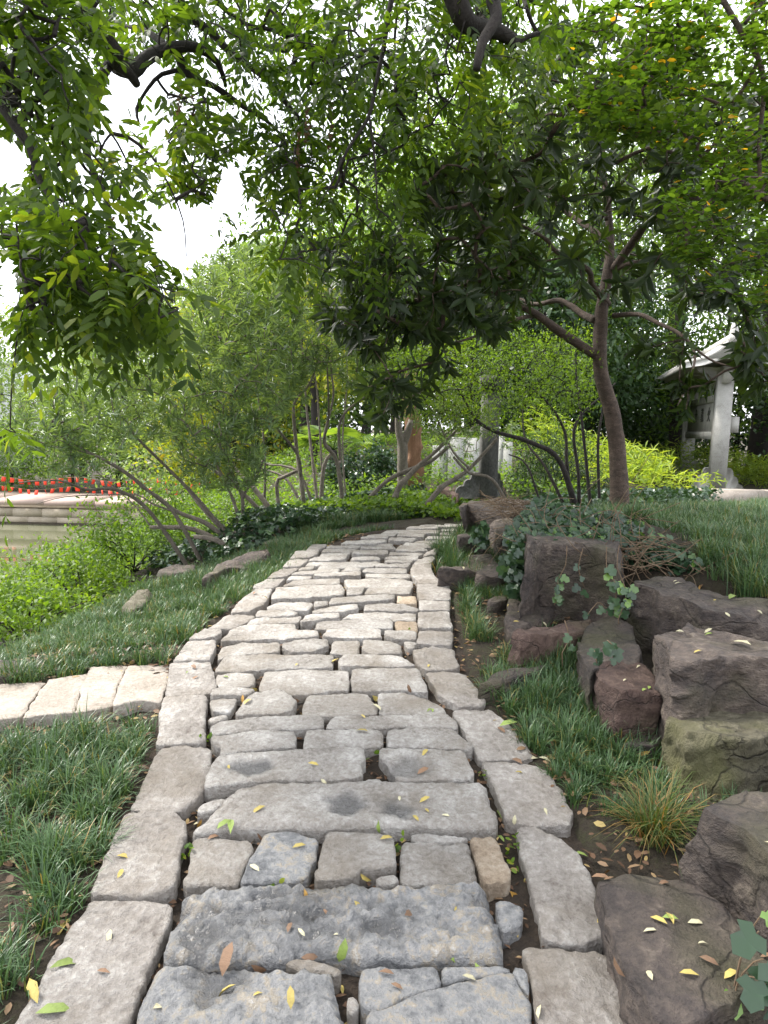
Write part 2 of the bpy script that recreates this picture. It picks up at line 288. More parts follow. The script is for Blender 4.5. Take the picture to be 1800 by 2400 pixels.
# ------------------------------------------------------------------ ground and water
def axis(lo, hi, fine0, fine1, st, grow=1.16):
    a = list(np.arange(fine0, fine1, st)); s = st
    while a[-1] < hi: s *= grow; a.append(a[-1]+s)
    s = st; b = []; v = fine0
    while v > lo: s *= grow; v -= s; b.append(v)
    return np.array(b[::-1]+a)
gx, gy = axis(-400, 400, -3.2, 3.6, .055), axis(-60, 600, .6, 8.5, .055)
X, Y = np.meshgrid(gx, gy); Zg = gz(X.ravel(), Y.ravel())
V = np.stack([X.ravel(), Y.ravel(), Zg], 1)
nearw = np.clip(1.2-np.abs(V[:,1]-4)/20, 0, 1)
V[:,2] += (noise(V, 7)*.014 + noise(V, 22, 2)*.006 - .01)*nearw
nx, ny = len(gx), len(gy); i = (np.arange(ny-1)[:,None]*nx + np.arange(nx-1)[None]).ravel()
tag(mk('ground', V, np.stack([i, i+1, i+nx+1, i+nx], 1), M['ground'], smooth=True), 'dark leaf strewn earth under the path, grass and shrubs', 'ground', kind='structure')
V = np.array([[-90,3,-2.72],[2,3,-2.72],[2,28.35,-2.72],[-90,28.35,-2.72]]); tag(mk('pond_water', V, [[0,1,2,3]], M['water']), 'murky green pond water reflecting red flags below the bank', 'water', kind='structure')
# ------------------------------------------------------------------ stone path
ys = np.concatenate([np.arange(.2, 7.1, .04)]); us = np.linspace(0, 1, 44)
xa = np.interp(ys, YK, XL)-.05; xb = np.interp(ys, YK, XR)+.05
Xb = xa[:,None] + (xb-xa)[:,None]*us; Yb = np.repeat(ys[:,None], 44, 1)
V = np.stack([Xb.ravel(), Yb.ravel(), zpath(Yb.ravel())], 1); V[:,2] += -.042 + noise(V, 18)*.012 + noise(V, 60, 4)*.005
i = (np.arange(len(ys)-1)[:,None]*44 + np.arange(43)[None]).ravel()
path = tag(mk('stone_path', V, np.stack([i,i+1,i+45,i+44],1), M['soil'], smooth=True), 'winding footpath of worn grey stone blocks set in brown soil', 'path', kind='structure')
def dist_poly(Q, B):
    d = np.full(len(Q), 9.); A = B; C = np.roll(B, -1, 0)
    for a, c in zip(A, C):
        e = c-a; t = np.clip(((Q-a)@e)/(e@e+1e-12), 0, 1); d = np.minimum(d, np.linalg.norm(Q-a-t[:,None]*e, axis=1))
    return d
def densify(B, step):
    out = []
    for a, c in zip(B, np.roll(B, -1, 0)):
        n = max(1, int(np.linalg.norm(c-a)/step+.5)); out += [a+(c-a)*k/n for k in range(n)]
    return np.array(out)
def round_poly(B, it=1):
    N_ = np.roll(B,-1,0); L = np.linalg.norm(N_-B, axis=1, keepdims=True)+1e-6; c = np.minimum(.010, .2*L)/L
    return np.stack([B+(N_-B)*c, N_-(N_-B)*c],1).reshape(-1,2)
def area(B): return .5*np.sum(B[:,0]*np.roll(B[:,1],-1)-np.roll(B[:,0],-1)*B[:,1])
sid = [0]
def stone(poly3, mat, parent, name='paving_stone', rough=.004, pits=(), thick=.10, lift=None, zf=zpath, wetall=0., bev=.007):
    sid[0] += 1; s = sid[0]; B = poly3[:,:2]
    if area(B) < 0: B = B[::-1]
    dist = B[:,1].mean(); step = np.clip(.0062*dist, .011, .05)
    B = densify(round_poly(B), step); Q3 = np.c_[B, np.zeros(len(B))]
    cen = B.mean(0); jit = noise(Q3, 45, s)*.004 + noise(Q3, 14, s+50)*.005 + .0065
    nrm = unit(np.roll(B,-1,0)-np.roll(B,1,0)); nrm = np.stack([nrm[:,1], -nrm[:,0]],1)
    B = B + nrm*(jit-.003)[:,None]
    lo, hi = B.min(0), B.max(0)
    G = np.stack(np.meshgrid(np.arange(lo[0], hi[0], step), np.arange(lo[1], hi[1], step)), -1).reshape(-1,2)
    G = G + R.uniform(-.3, .3, G.shape)*step
    G = G[in_poly(G, B)] if len(G) else np.zeros((0,2))
    if dist > 3: bev = min(bev, .005)
    ins = max(bev*.9, .004); ring2 = B - nrm*ins; ring2 = ring2[in_poly(ring2, B)]
    if len(ring2): ring2 = ring2[dist_poly(ring2, B) > ins*.75]
    if len(G): G = G[dist_poly(G, B) > ins+step*.45]
    nb = len(B); allp = np.concatenate([B, ring2, G])
    res = geometry.delaunay_2d_cdt([Vector(q) for q in allp], [(k, (k+1)%nb) for k in range(nb)], [], 1, 1e-5)
    P2 = np.array([tuple(v) for v in res[0]]); T = np.array([f for f in res[2] if len(f) == 3])
    if not len(T): return
    d = dist_poly(P2, B); P3 = np.c_[P2, np.zeros(len(P2))]
    lift = R.uniform(-.004, .012) if lift is None else lift; tilt = R.normal(0, .007, 2)
    rb = bev*(1+.35*noise(P3, 14, s+9)); u = np.clip(1-d/np.maximum(rb,.004), 0, 1)
    z = zf(P2[:,1]) + lift + (P2-cen)@tilt - rb*(1-np.sqrt(1-u*u*.98))
    P3r = np.c_[P2[:,0]*.8+P2[:,1]*.5, P2[:,1]*.9-P2[:,0]*.4, P2[:,0]*0+s]; rid = 1-np.abs(crag(P3r*np.array([1,1.7,1]), 17, s+3)); rid2 = 1-np.abs(crag(P3r*np.array([.8,1.4,1]), 42, s+4))
    z += rough*(1.1*(rid-.6) + 1.1*(rid2-.6) + .5*noise(P3, 4, s+7) + .6*crag(P3r, 85, s+8))
    wet = np.full(len(P2), 0.)
    if wetall: wet = np.clip(wetall*(1.1*noise(P3, 7, s+20)-.15)+ wetall*.5*(rid < .62), 0, .8)
    for (cx, cyy, rx, ry, dp, wt) in pits:
        q = np.hypot((P2[:,0]-cx)/rx, (P2[:,1]-cyy)/ry) + .45*crag(P3, 17, s+11) + .25*crag(P3, 40, s+12); k = 1-sst(.3, 1.0, q)
        z -= dp*.6*k; wet = np.maximum(wet, .85*wt*(1-sst(.4, 1.1, q)))
    V = np.c_[P2, z]
    # skirt
    eb = d < 1e-4; idx = {}
    cnt = {}
    for f in T:
        for a, b in ((f[0],f[1]),(f[1],f[2]),(f[2],f[0])): cnt[(a,b)] = 1
    be = [(a,b) for (a,b) in cnt if (b,a) not in cnt]
    bv = sorted({a for e in be for a in e}); mp = {a:len(V)+k for k, a in enumerate(bv)}
    low = V[bv].copy(); low[:,2] = zf(low[:,1])-thick; low[:,:2] = cen + (low[:,:2]-cen)*1.01
    T = np.concatenate([T, [[b,a,mp[a]] for a,b in be], [[b,mp[a],mp[b]] for a,b in be]])
    V = np.concatenate([V, low]); wet = np.r_[wet, np.zeros(len(low))]
    o = mk(name, V, T, mat, parent, {'wet':wet}, smooth=True); nt_ = len(T)-2*len(be); fl = np.ones(len(T), bool); fl[nt_:] = False
    o.data.polygons.foreach_set('use_smooth', fl); return o
def pit(code, x, y, rx, ry, dp, wt):
    c = on_path(px(code, [(x,y)]))[0]; return (c[0], c[1], rx, ry, dp, wt)
EDGE = [('A',[(395,388),(560,383),(720,398),(738,420),(690,560),(600,760),(545,922),(500,1080),(-60,1080),(62,918),(200,690),(310,500)]),
('A',[(545,20),(640,5),(730,3),(800,40),(808,80),(775,210),(748,330),(690,362),(600,374),(395,370),(450,230),(500,100)]),
('C',[(690,465),(780,455),(910,464),(905,560),(880,640),(840,700),(790,732),(720,738),(565,735),(600,650),(640,560)]),
('C',[(705,250),(890,244),(888,350),(880,442),(780,447),(680,452),(690,350)]),('C',[(735,100),(905,97),(930,170),(930,222),(870,237),(722,242),(728,170)]),
('P2',[(95,274),(228,272),(232,300),(215,345),(195,375),(15,383),(50,330)]),('P2',[(185,218),(262,215),(262,235),(235,262),(98,268),(130,240)]),
('P2',[(295,140),(435,134),(425,155),(370,190),(320,210),(195,212),(240,180)]),('P2',[(440,4),(528,2),(505,50),(480,90),(400,125),(312,130),(350,80)]),
('P1',[(75,477),(205,472),(180,500),(130,538),(-15,543),(0,515)]),('P1',[(185,402),(310,398),(270,425),(215,460),(80,470),(120,435)]),
('P1',[(240,340),(370,337),(350,360),(310,390),(182,397)]),('P1',[(290,282),(443,277),(430,300),(385,330),(243,335)]),('P1',[(390,235),(500,230),(490,250),(445,270),(355,275)]),
('B',[(595,580),(680,583),(900,608),(980,622),(1030,690),(1080,800),(1140,910),(1190,1080),(700,1080),(640,760)]),
('B',[(570,75),(620,65),(700,85),(780,130),(850,190),(900,320),(930,400),(962,480),(960,550),(860,574),(760,571),(690,545),(665,420),(640,340),(600,220)]),
('D',[(420,527),(620,533),(700,560),(760,640),(815,740),(800,795),(640,803),(540,775),(500,690),(460,600)]),('D',[(295,302),(460,302),(550,370),(610,440),(650,500),(560,510),(420,513),(370,430)]),
('D',[(180,137),(280,134),(350,150),(400,210),(440,270),(420,285),(330,285),(240,235)]),('D',[(125,37),(200,27),(300,37),(325,110),(300,123),(180,126),(140,100)]),
('P2',[(1285,214),(1460,219),(1455,293),(1370,293),(1280,280)]),('P2',[(1285,125),(1440,122),(1460,205),(1290,206)]),('P2',[(1290,67),(1445,72),(1448,118),(1295,113)]),
('P1',[(1145,525),(1360,522),(1373,570),(1372,630),(1155,630)]),('P1',[(1150,332),(1240,312),(1262,325),(1235,363),(1112,373)]),
('P1',[(1108,384),(1235,372),(1240,430),(1290,490),(1315,513),(1160,513),(1105,455),(1095,425)]),('P1',[(1195,300),(1255,268),(1290,262),(1265,305),(1180,318)])]
for c, q in EDGE: stone(on_path(px(c, q)), M['stone_edge'], path, 'edge_stone', rough=.006)
b1 = [(215,235),(330,212),(450,210),(560,215),(640,225),(780,218),(950,212),(1235,210),(1265,225),(1270,290),(1310,345),(1322,420),(1318,470),(1240,470),(1150,455),(1060,475),(900,470),(850,475),(760,450),(680,455),(560,475),(400,480),(250,490),(135,485),(130,440),(165,370),(185,300)]
stone(on_path(px('P4', b1)), M['stone_blue'], path, rough=.017, wetall=.75, lift=.02, bev=.03, pits=[pit('P4',330,310,.07,.03,.018,.95),pit('P4',660,320,.08,.05,.02,1),pit('P4',870,375,.08,.03,.018,1)])
stone(on_path(px('P4', [(115,500),(290,492),(380,515),(470,520),(560,520),(600,510),(640,530),(710,530),(720,560),(735,640),(750,694),(770,800),(10,800),(45,640),(80,550)])), M['stone_blue'], path, rough=.012, lift=.02, bev=.025, pits=[pit('P4',340,560,.105,.075,.05,.85)])
stone(on_path(px('P3', [(290,430),(400,410),(540,402),(700,405),(900,402),(1100,400),(1330,402),(1365,430),(1380,490),(1410,570),(1400,595),(1300,603),(1100,592),(950,600),(800,588),(620,600),(480,600),(330,603),(200,607),(95,618),(130,590),(190,530),(240,470)])), M['stone'], path, rough=.006, lift=.015, bev=.02,
      pits=[pit('P3',765,505,.075,.07,.018,.9),pit('P3',960,535,.085,.06,.022,.95)])
stone(on_path(px('P3', [(195,295),(320,280),(500,268),(700,255),(830,255),(840,300),(815,330),(825,370),(780,385),(600,396),(500,393),(300,403),(150,428),(165,370)])), M['stone'], path, rough=.003, lift=.014, pits=[pit('P3',345,345,.085,.07,.016,.95)])
stone(on_path(px('P3', [(905,257),(1000,257),(1265,272),(1280,310),(1305,360),(1300,390),(1100,393),(975,396),(965,360),(930,320),(900,290)])), M['stone'], path, rough=.005, lift=.012, pits=[pit('P3',1020,340,.11,.07,.02,.6)])
BLUE = [('P4',[(828,500),(1093,497),(1102,563),(1000,598),(895,648),(857,658),(825,640)]),('P4',[(1104,497),(1290,499),(1360,508),(1220,533),(1113,559)]),('P4',[(1110,572),(1220,544),(1362,515),(1372,560),(1413,612),(1430,800),(820,800),(862,668),(900,656),(1000,608)]),
('P4',[(1372,512),(1400,512),(1420,600),(1387,560)]),('P4',[(1300,262),(1360,268),(1398,290),(1385,340),(1335,375),(1312,350)]),('P4',[(490,25),(560,20),(600,25),(670,50),(660,110),(630,180),(560,195),(400,198),(435,120)])]
for c, q in BLUE: stone(on_path(px(c, q)), M['stone_blue'], path, rough=.003, bev=.008, lift=.008)
TAN = [('P4',[(1210,45),(1290,40),(1310,70),(1350,180),(1345,205),(1265,215),(1240,150)]),('P2',[(1170,172),(1275,175),(1280,222),(1170,213)]),('P2',[(1175,40),(1270,42),(1275,80),(1180,75)])]
for c, q in TAN: stone(on_path(px(c, q)), M['stone_tan'], path, rough=.005)
STONES = {'P4':[[(778,600),(800,598),(812,630),(785,655)],[(555,478),(640,475),(750,515),(740,528),(640,510),(600,500)],[(235,35),(300,30),(435,45),(445,80),(425,110),(395,195),(300,203),(200,198),(215,130)],
 [(700,25),(800,25),(940,40),(943,145),(880,155),(822,152),(815,175),(720,195),(660,190),(685,110)],[(970,50),(1090,48),(1200,50),(1222,130),(1225,190),(1100,200),(968,198)],[(1000,22),(1050,18),(1195,35),(1200,43),(1080,46),(1010,42)],[(880,180),(950,175),(955,200),(890,207)]],
'P3':[[(130,490),(230,458),(240,480),(190,510),(120,525)],[(840,385),(900,380),(920,400),(850,408)],[(180,205),(300,188),(420,180),(525,180),(540,210),(538,250),(430,255),(330,262),(260,278),(215,283),(225,250),(175,225)],
 [(590,174),(700,172),(890,167),(912,185),(912,235),(830,240),(740,240),(640,253),(580,256),(582,210)],[(940,175),(1050,167),(1210,167),(1260,205),(1300,235),(1290,255),(1120,250),(935,245)],
 [(190,145),(300,125),(480,112),(640,107),(665,120),(660,160),(560,165),(480,172),(300,182),(175,192),(172,170)],[(720,112),(800,107),(1000,104),(1190,102),(1240,130),(1240,160),(1100,155),(880,160),(680,163),(690,135)],[(165,115),(235,98),(245,110),(190,135)]],
'P2':[[(200,575),(345,565),(330,610),(310,640),(215,628)],[(225,530),(310,517),(440,535),(420,555),(300,560),(210,560)],[(410,560),(560,530),(600,545),(648,590),(630,640),(560,660),(340,658),(370,610)],
 [(715,550),(900,540),(1020,540),(1072,620),(1060,645),(950,653),(690,658),(690,600)],[(1080,540),(1180,535),(1270,550),(1400,600),(1435,640),(1400,655),(1200,648),(1092,648),(1078,600)],
 [(245,445),(330,437),(425,437),(435,470),(420,505),(330,515),(250,515),(230,465)],[(490,430),(640,417),(800,415),(925,425),(922,520),(830,525),(720,540),(640,545),(580,525),(465,530),(470,480)],[(945,425),(1080,414),(1280,422),(1320,500),(1325,538),(1200,528),(1050,530),(945,533),(940,480)],
 [(285,350),(500,340),(840,337),(838,405),(640,410),(420,423),(235,428),(250,390)],[(900,350),(1080,347),(1195,357),(1270,405),(1200,408),(1000,405),(885,405),(870,380)],[(270,300),(380,280),(560,277),(565,325),(480,332),(300,343),(245,368),(245,335)],
 [(590,277),(700,265),(815,267),(818,300),(740,328),(620,331),(580,300)],[(845,267),(975,270),(975,335),(900,338),(830,328)],[(1000,272),(1110,274),(1190,297),(1195,340),(1050,343),(1000,320)],[(1210,275),(1275,280),(1260,310),(1230,315)],
 [(335,195),(480,185),(645,182),(650,212),(760,217),(765,245),(600,260),(480,260),(380,266),(258,270),(300,230)],[(815,210),(950,213),(1090,213),(1088,256),(960,258),(790,248)],[(1115,222),(1270,230),(1270,270),(1190,268),(1110,245)],
 [(430,154),(560,150),(680,147),(660,175),(560,178),(395,186)],[(700,140),(800,132),(870,134),(878,153),(800,158),(740,176),(675,175)],[(765,167),(900,160),(1140,154),(1155,175),(1145,205),(1000,206),(750,203)],[(920,130),(1050,120),(1270,127),(1270,165),(1162,163),(1140,150),(890,152)],
 [(455,120),(540,114),(610,117),(660,130),(640,145),(440,147)],[(500,95),(560,75),(730,74),(738,90),(710,118),(600,112),(500,112)],[(750,75),(815,67),(815,90),(745,103)],[(740,118),(860,92),(965,84),(970,103),(880,123),(740,128)],[(1010,87),(1200,82),(1285,105),(1285,120),(1000,113)],[(835,57),(1000,44),(1160,37),(1160,60),(1020,73),(820,86)]],
'P1':[[(150,535),(350,523),(600,517),(625,555),(620,590),(500,598),(300,615),(105,622),(120,580)],[(270,480),(450,471),(590,467),(595,505),(440,511),(190,518)],[(630,477),(850,470),(1030,472),(1110,495),(1105,530),(860,534),(650,534),(640,510)],
 [(650,545),(760,545),(740,590),(640,592)],[(800,545),(1100,542),(1090,587),(770,588)],[(270,430),(420,416),(590,406),(585,424),(400,443),(250,446)],[(240,455),(395,449),(380,467),(210,478)],[(420,447),(560,436),(740,432),(735,457),(560,459),(400,463)],[(640,404),(745,404),(730,428),(600,430)],
 [(770,397),(1060,397),(1065,429),(900,429),(750,420)],[(780,438),(1085,441),(1085,467),(780,460)],[(320,396),(415,386),(400,409),(300,417)],[(450,380),(640,347),(880,347),(860,374),(820,384),(640,394),(420,408)],[(860,369),(1100,369),(1070,391),(850,388)],[(370,357),(600,352),(560,374),(350,379)],
 [(410,325),(650,306),(630,344),(500,351),(370,352)],[(690,313),(870,312),(880,331),(670,337)],[(920,320),(1150,307),(1140,341),(1000,338),(915,330)],[(925,344),(1110,348),(1100,362),(915,358)],[(460,291),(670,282),(650,302),(450,314)],[(480,260),(720,256),(690,277),(460,281)],[(700,275),(930,273),(930,299),(800,301),(680,297)],
 [(950,281),(1195,293),(1150,304),(940,300)],[(750,250),(980,250),(985,267),(740,264)],[(1020,242),(1150,250),(1215,280),(1100,285),(985,272)],[(520,238),(740,236),(720,251),(500,252)],[(640,208),(900,199),(930,210),(850,227),(600,231)],[(870,230),(960,222),(975,243),(850,246)],[(1130,206),(1320,199),(1310,221),(1250,227),(1110,217)],
 [(1060,223),(1250,232),(1240,260),(1160,257),(1040,238)],[(745,181),(930,174),(930,190),(740,192)],[(950,181),(1150,184),(1110,206),(940,198)],[(1215,173),(1385,169),(1370,187),(1200,189)],[(800,160),(1000,151),(980,167),(780,171)],[(1010,153),(1200,157),(1180,179),(1000,171)],[(1300,149),(1430,141),(1400,164),(1290,164)],
 [(930,126),(1130,121),(1300,129),(1290,148),(1060,147),(880,147)],[(1320,126),(1500,119),(1460,137),(1310,141)],[(1080,106),(1280,100),(1290,118),(1060,117)],[(1270,86),(1450,79),(1510,92),(1420,104),(1290,99)],[(1170,80),(1310,71),(1300,82),(1150,91)],[(1440,106),(1520,101),(1520,115),(1430,112)],[(1330,70),(1500,63),(1510,76),(1340,79)]]}
for c in STONES:
    for q in STONES[c]: stone(on_path(px(c, q)), M['stone'], path, rough=R.choice([.003,.004,.006]))
# flagstones that step down to the pond on the left
for x0, x1, y0, y1, m_, nm in ((-.79,-.43,.62,1.30,'stone_edge','edge_stone'),(-.39,.03,.72,1.28,'stone','paving_stone'),(.07,.30,.7,1.28,'stone','paving_stone'),(.34,.72,.6,1.28,'stone_edge','edge_stone'),(-.39,.30,.3,.68,'stone','paving_stone')):
    stone(np.array([[x0,y0,0],[x1,y0,0],[x1,y1,0],[x0,y1,0]]), M[m_], path, nm, rough=.005)
SLABS = [[(555,112),(728,110),(720,190),(690,270),(600,258),(492,285),(512,200)],[(395,118),(549,112),(505,200),(485,287),(330,310),(350,210)],[(210,170),(385,150),(345,230),(322,312),(190,320),(100,335),(160,240)],[(20,190),(200,185),(150,240),(93,332),(0,342),(-80,345),(-60,205)]]
SLABP = []
for q in SLABS:
    hc = hit(px('C', q)).mean(0); d = ray(px('C', q)); SLABP.append((float(hc[2])+.028, O + ((hc[2]+.028-EYE)/d[:,2])[:,None]*d))
bv_, bt_ = [], []
for zz, P in SLABP:
    n0 = len(bv_); c = P[:,:2].mean(0); ring = c + (P[:,:2]-c)*.96; bv_ += [[*c, zz-.03]] + [[*q, zz-.03] for q in ring]; n = len(P); bt_ += [[n0, n0+1+a, n0+1+(a+1)%n] for a in range(n)]
side = tag(mk('side_path', np.array(bv_), np.array(bt_), M['soil']), 'pale flagstone steps branching left off the footpath', 'path', kind='structure')
for k, (zz, P) in enumerate(SLABP):
    stone(P, M['slab'], side, 'flagstone', rough=.003, thick=.12+.02*k, lift=0, zf=lambda y, a=zz: np.full(np.shape(y), a), bev=.010,
          pits=[(P[:,0].mean()+.05, P[:,1].max()-.06, .09, .05, .006, .7)] if k == 0 else ())
def off_slabs(p, m=.03):
    r = np.ones(len(p), bool)
    for _, P in SLABP: r &= ~in_poly(p, P[:,:2]) & (dist_poly(p, P[:,:2]) > np.where(p[:,1] < P[:,1].mean(), m+.07, m))
    return r
# ------------------------------------------------------------------ boulders
def boulder(label, code, top, base=None, ref=None, zt=None, mat='rock', taper=1.0, maxd=.8, zb=None, amp=1.0, ground_dz=0.02, Y0=None, group='boulders lining the path'):
    T = px(code, top)
    if base is not None:
        b = px(code, [base]); r = px(code, [ref])
        if Y0 is None: 
            d = ray(b)[0]; t = np.geomspace(1, 30, 3000); Q = O+t[:,None]*d
            k = np.argmax(Q[:,2] < (gz(Q[:,0],Q[:,1])-.02 if ground_dz < 0 else zpath(Q[:,1])+ground_dz)) if zb is None else np.argmax(Q[:,2] < zb); Yf = Q[k,1]; zlow = Q[k,2]
        else: Yf = Y0; zlow = at_y(b, Y0)[0,2]
        ztop = at_y(r, Yf)[0,2]
    else:
        ztop = zt; d = ray(T); P = O + ((zt-EYE)/d[:,2])[:,None]*d; Yf = P[:,1].min(); zlow = zt-.3
    d = ray(T); tt = np.where(d[:,2] < -.01, (ztop-EYE)/np.minimum(d[:,2],-.01), 99.); Yt = d[:,1]*tt
    Yt = np.clip(Yt, Yf-.25, Yf+maxd); P = at_y(T, Yt); B = P[:,:2]; zz = P[:,2]
    if area(B) < 0: B = B[::-1]; zz = zz[::-1]
    step = float(np.clip(.0062*Yf, .015, .06)); nb0 = len(B)
    Bd, zd = [], []
    for k in range(nb0):
        a, c = B[k], B[(k+1)%nb0]; n = max(1, int(np.linalg.norm(c-a)/step+.5))
        for j in range(n): Bd.append(a+(c-a)*j/n); zd.append(zz[k]+(zz[(k+1)%nb0]-zz[k])*j/n)
    Bd, zd = np.array(Bd), np.array(zd); nb = len(Bd)
    lo, hi = Bd.min(0), Bd.max(0); G = np.stack(np.meshgrid(np.arange(lo[0], hi[0], step), np.arange(lo[1], hi[1], step)), -1).reshape(-1,2)
    G = G + R.uniform(-.2,.2,G.shape)*step; G = G[in_poly(G, Bd)]
    if len(G): G = G[dist_poly(G, Bd) > step*.5]
    res = geometry.delaunay_2d_cdt([Vector(q) for q in np.concatenate([Bd, G])], [(k,(k+1)%nb) for k in range(nb)], [], 1, 1e-5)
    P2 = np.array([tuple(v) for v in res[0]]); Tt = np.array([f for f in res[2] if len(f)==3])
    dd = np.linalg.norm(P2[:,None]-Bd[None], axis=2); wq = 1/(dd**2+1e-6); zt_ = (wq@zd)/wq.sum(1)
    V = np.c_[P2, zt_]
    cnt = {}
    for f in Tt:
        for a, b in ((f[0],f[1]),(f[1],f[2]),(f[2],f[0])): cnt[(a,b)] = 1
    nxt = {a:b for (a,b) in cnt if (b,a) not in cnt}
    st = next(iter(nxt)); loop = [st]; cur = nxt[st]
    while cur != st and len(loop) < 5000: loop.append(cur); cur = nxt.get(cur, st)
    loop = np.array(loop); L0 = V[loop]; cen = L0[:,:2].mean(0)
    zbot = (min(zlow, float(gz(*cen)))-.08)
    hgt = max(.05, L0[:,2].mean()-zbot); nr = max(3, int(hgt/step)); Vs = [V]; Tn = [Tt]; prev = loop; n0 = len(V)
    for k in range(1, nr+1):
        u = k/nr; s = 1 + (taper-1)*u + .035*math.sin(min(u*6,1.57)); ring = np.c_[cen+(L0[:,:2]-cen)*s, L0[:,2]*(1-u)+zbot*u]
        idx = np.arange(len(loop))+n0; n0 += len(loop); Vs.append(ring); a, b = prev, np.roll(prev,-1); c, e = idx, np.roll(idx,-1)
        Tn += [np.stack([a,c,b],1), np.stack([b,c,e],1)]; prev = idx
    V = np.concatenate(Vs); T = np.concatenate(Tn)
    sd_ = abs(hash(label)) % 7 if False else len(label)
    big = min(1., np.ptp(L0[:,0])/.5)*amp
    W = np.stack([V[:,0]*.8+V[:,1]*.6+V[:,2]*.2, V[:,1]*.8-V[:,0]*.6, V[:,2]*.95-V[:,0]*.25],1)
    D = np.stack([crag(W*np.array([1,1,.7]), 3.6, sd_+j) for j in (1,2,3)],1)*.05*big + np.stack([1-2*np.abs(crag(W*np.array([1,1,2.2]), 7, sd_+j)) for j in (4,5,6)],1)*.017*big + np.stack([crag(W*np.array([1,1,1.6]), 19, sd_+j) for j in (7,8,9)],1)*.010 + np.stack([crag(W, 45, sd_+j) for j in (10,11,12)],1)*.004
    V = V + D
    o = mk('boulder', V, T[:, ::-1] if False else T, M[mat], None, None, smooth=True)
    m_ = o.data.attributes.get('sharp_face')
    return tag(o, label, 'rock', group)
boulder('low flat dark purple rock beside the path with yellow leaves on it','B',[(960,315),(1100,287),(1300,292),(1440,380),(1480,440),(1560,560),(1650,640),(1700,760),(1560,800),(1440,900),(1330,960),(1210,940),(1100,760),(1000,540),(965,400)], zt=.23, amp=.8)
boulder('large pale topped boulder cut off by the lower right edge','B',[(1360,10),(1480,-68),(1659,-108),(1950,-120),(2100,300),(1659,235),(1600,150),(1540,95),(1430,58)], (1480,420),(1430,58), taper=1.12)
boulder('massive square dark boulder lying on the mossy one','R6',[(738,690),(900,640),(1000,600),(1150,640),(1400,690),(1659,740),(2100,800),(2100,990),(1659,950),(1450,930),(1320,930),(1130,980),(930,985),(800,960),(735,800)], (1100,1760),(1100,980), taper=.93, maxd=.7)
boulder('mossy olive boulder carrying the massive square one','R6',[(785,1390),(850,1350),(900,1300),(1300,1280),(2100,1280),(2100,1650),(1659,1640),(1430,1625),(1200,1600),(960,1530),(880,1430)], (1000,1960),(1000,1540), mat='rock_moss', taper=1.02, maxd=.5)
boulder('long flat topped boulder below the terrace grass with an orange leaf','R6',[(445,240),(520,205),(700,190),(900,200),(1040,250),(1200,320),(1400,390),(1659,430),(2000,480),(2000,830),(1659,690),(1560,590),(1450,560),(1250,535),(1050,490),(900,420),(830,390),(740,375),(640,320),(500,290)], (700,960),(740,375), taper=.88, maxd=1.0, zb=.30)
boulder('reddish brown angular block standing in the grass beside the mossy boulder','R6',[(148,1000),(200,965),(450,930),(620,970),(690,1050),(700,1140),(740,1190),(560,1182),(370,1182),(200,1090)], (480,1580),(480,1182), mat='rock_red', taper=.95, maxd=.5)
boulder('brown boulder with trailing ivy between the reddish block and the long rock','F',[(845,640),(900,575),(1000,560),(1090,600),(1115,700),(1100,750),(960,755),(910,790),(860,720),(830,690)], (890,875),(860,720), taper=1.0, maxd=.6)
boulder('wide reddish block with a flat top below the dark ivy boulder','F',[(545,650),(640,605),(780,575),(880,575),(870,605),(800,625),(720,640),(640,655),(580,668)], (620,758),(620,662), mat='rock_red', maxd=.5)
boulder('dark flat step rock strewn with tiny yellow leaves','R5',[(620,855),(780,830),(870,885),(960,935),(890,990),(770,1040),(690,1070),(635,1035)], (650,1155),(660,1050), maxd=.6)
boulder('tall dark upright boulder hung with ivy below the broadleaf tree','R5',[(780,480),(900,430),(1200,430),(1430,470),(1480,420),(1400,330),(1100,300),(800,330)], (1100,985),(1100,435), taper=1.08, maxd=.55)
boulder('dark overhanging boulder with dry needles on top at the path bend','R5',[(262,140),(290,95),(340,70),(500,50),(680,60),(780,90),(740,180),(600,185),(475,125),(340,105)], (380,320),(380,110), taper=.72, maxd=.7)
boulder('smooth rounded grey boulder between the overhanging rock and the ivy','R5',[(480,260),(520,225),(600,200),(740,190),(840,200),(830,300),(720,330),(600,335),(540,320)], (600,540),(600,335), taper=1.0, maxd=.6)
boulder('low flat brown rock jutting towards the path with a pale leaf','R5',[(92,640),(150,580),(330,530),(500,510),(560,560),(440,600),(330,620),(235,635)], (280,720),(280,628), maxd=.5)
boulder('grey square block leaning against the low flat brown rock','R5',[(370,660),(430,600),(470,575),(600,560),(670,600),(650,650),(560,668),(440,670)], (500,765),(500,668), maxd=.4)
boulder('narrow upright stone at the edge of the far grass tuft','R5',[(240,345),(320,338),(345,362),(255,368)], (285,525),(285,366), maxd=.25)
boulder('small brown stone tucked behind the low flat brown rock','R5',[(320,425),(400,408),(450,455),(345,450)], (360,520),(360,448), maxd=.25)
boulder('small round mossy stone below the smooth rounded boulder','R5',[(448,455),(480,430),(535,440),(530,470),(470,470)], (490,510),(490,468), maxd=.25, taper=.9)
boulder('small pointed grey stone on the bare soil beside the step rock','R5',[(468,860),(520,820),(600,812),(620,850),(540,870)], (530,910),(530,868), maxd=.3)
boulder('flat grey stone sunk in the soil next to the path edge','F',[(410,838),(480,800),(600,760),(705,752),(640,795),(520,835)], zt=.335, amp=.5)
boulder('low dark stone half buried in grass under the reddish block','R6',[(420,1630),(560,1560),(680,1540),(760,1590),(650,1660)], (550,1700),(550,1650), maxd=.3)
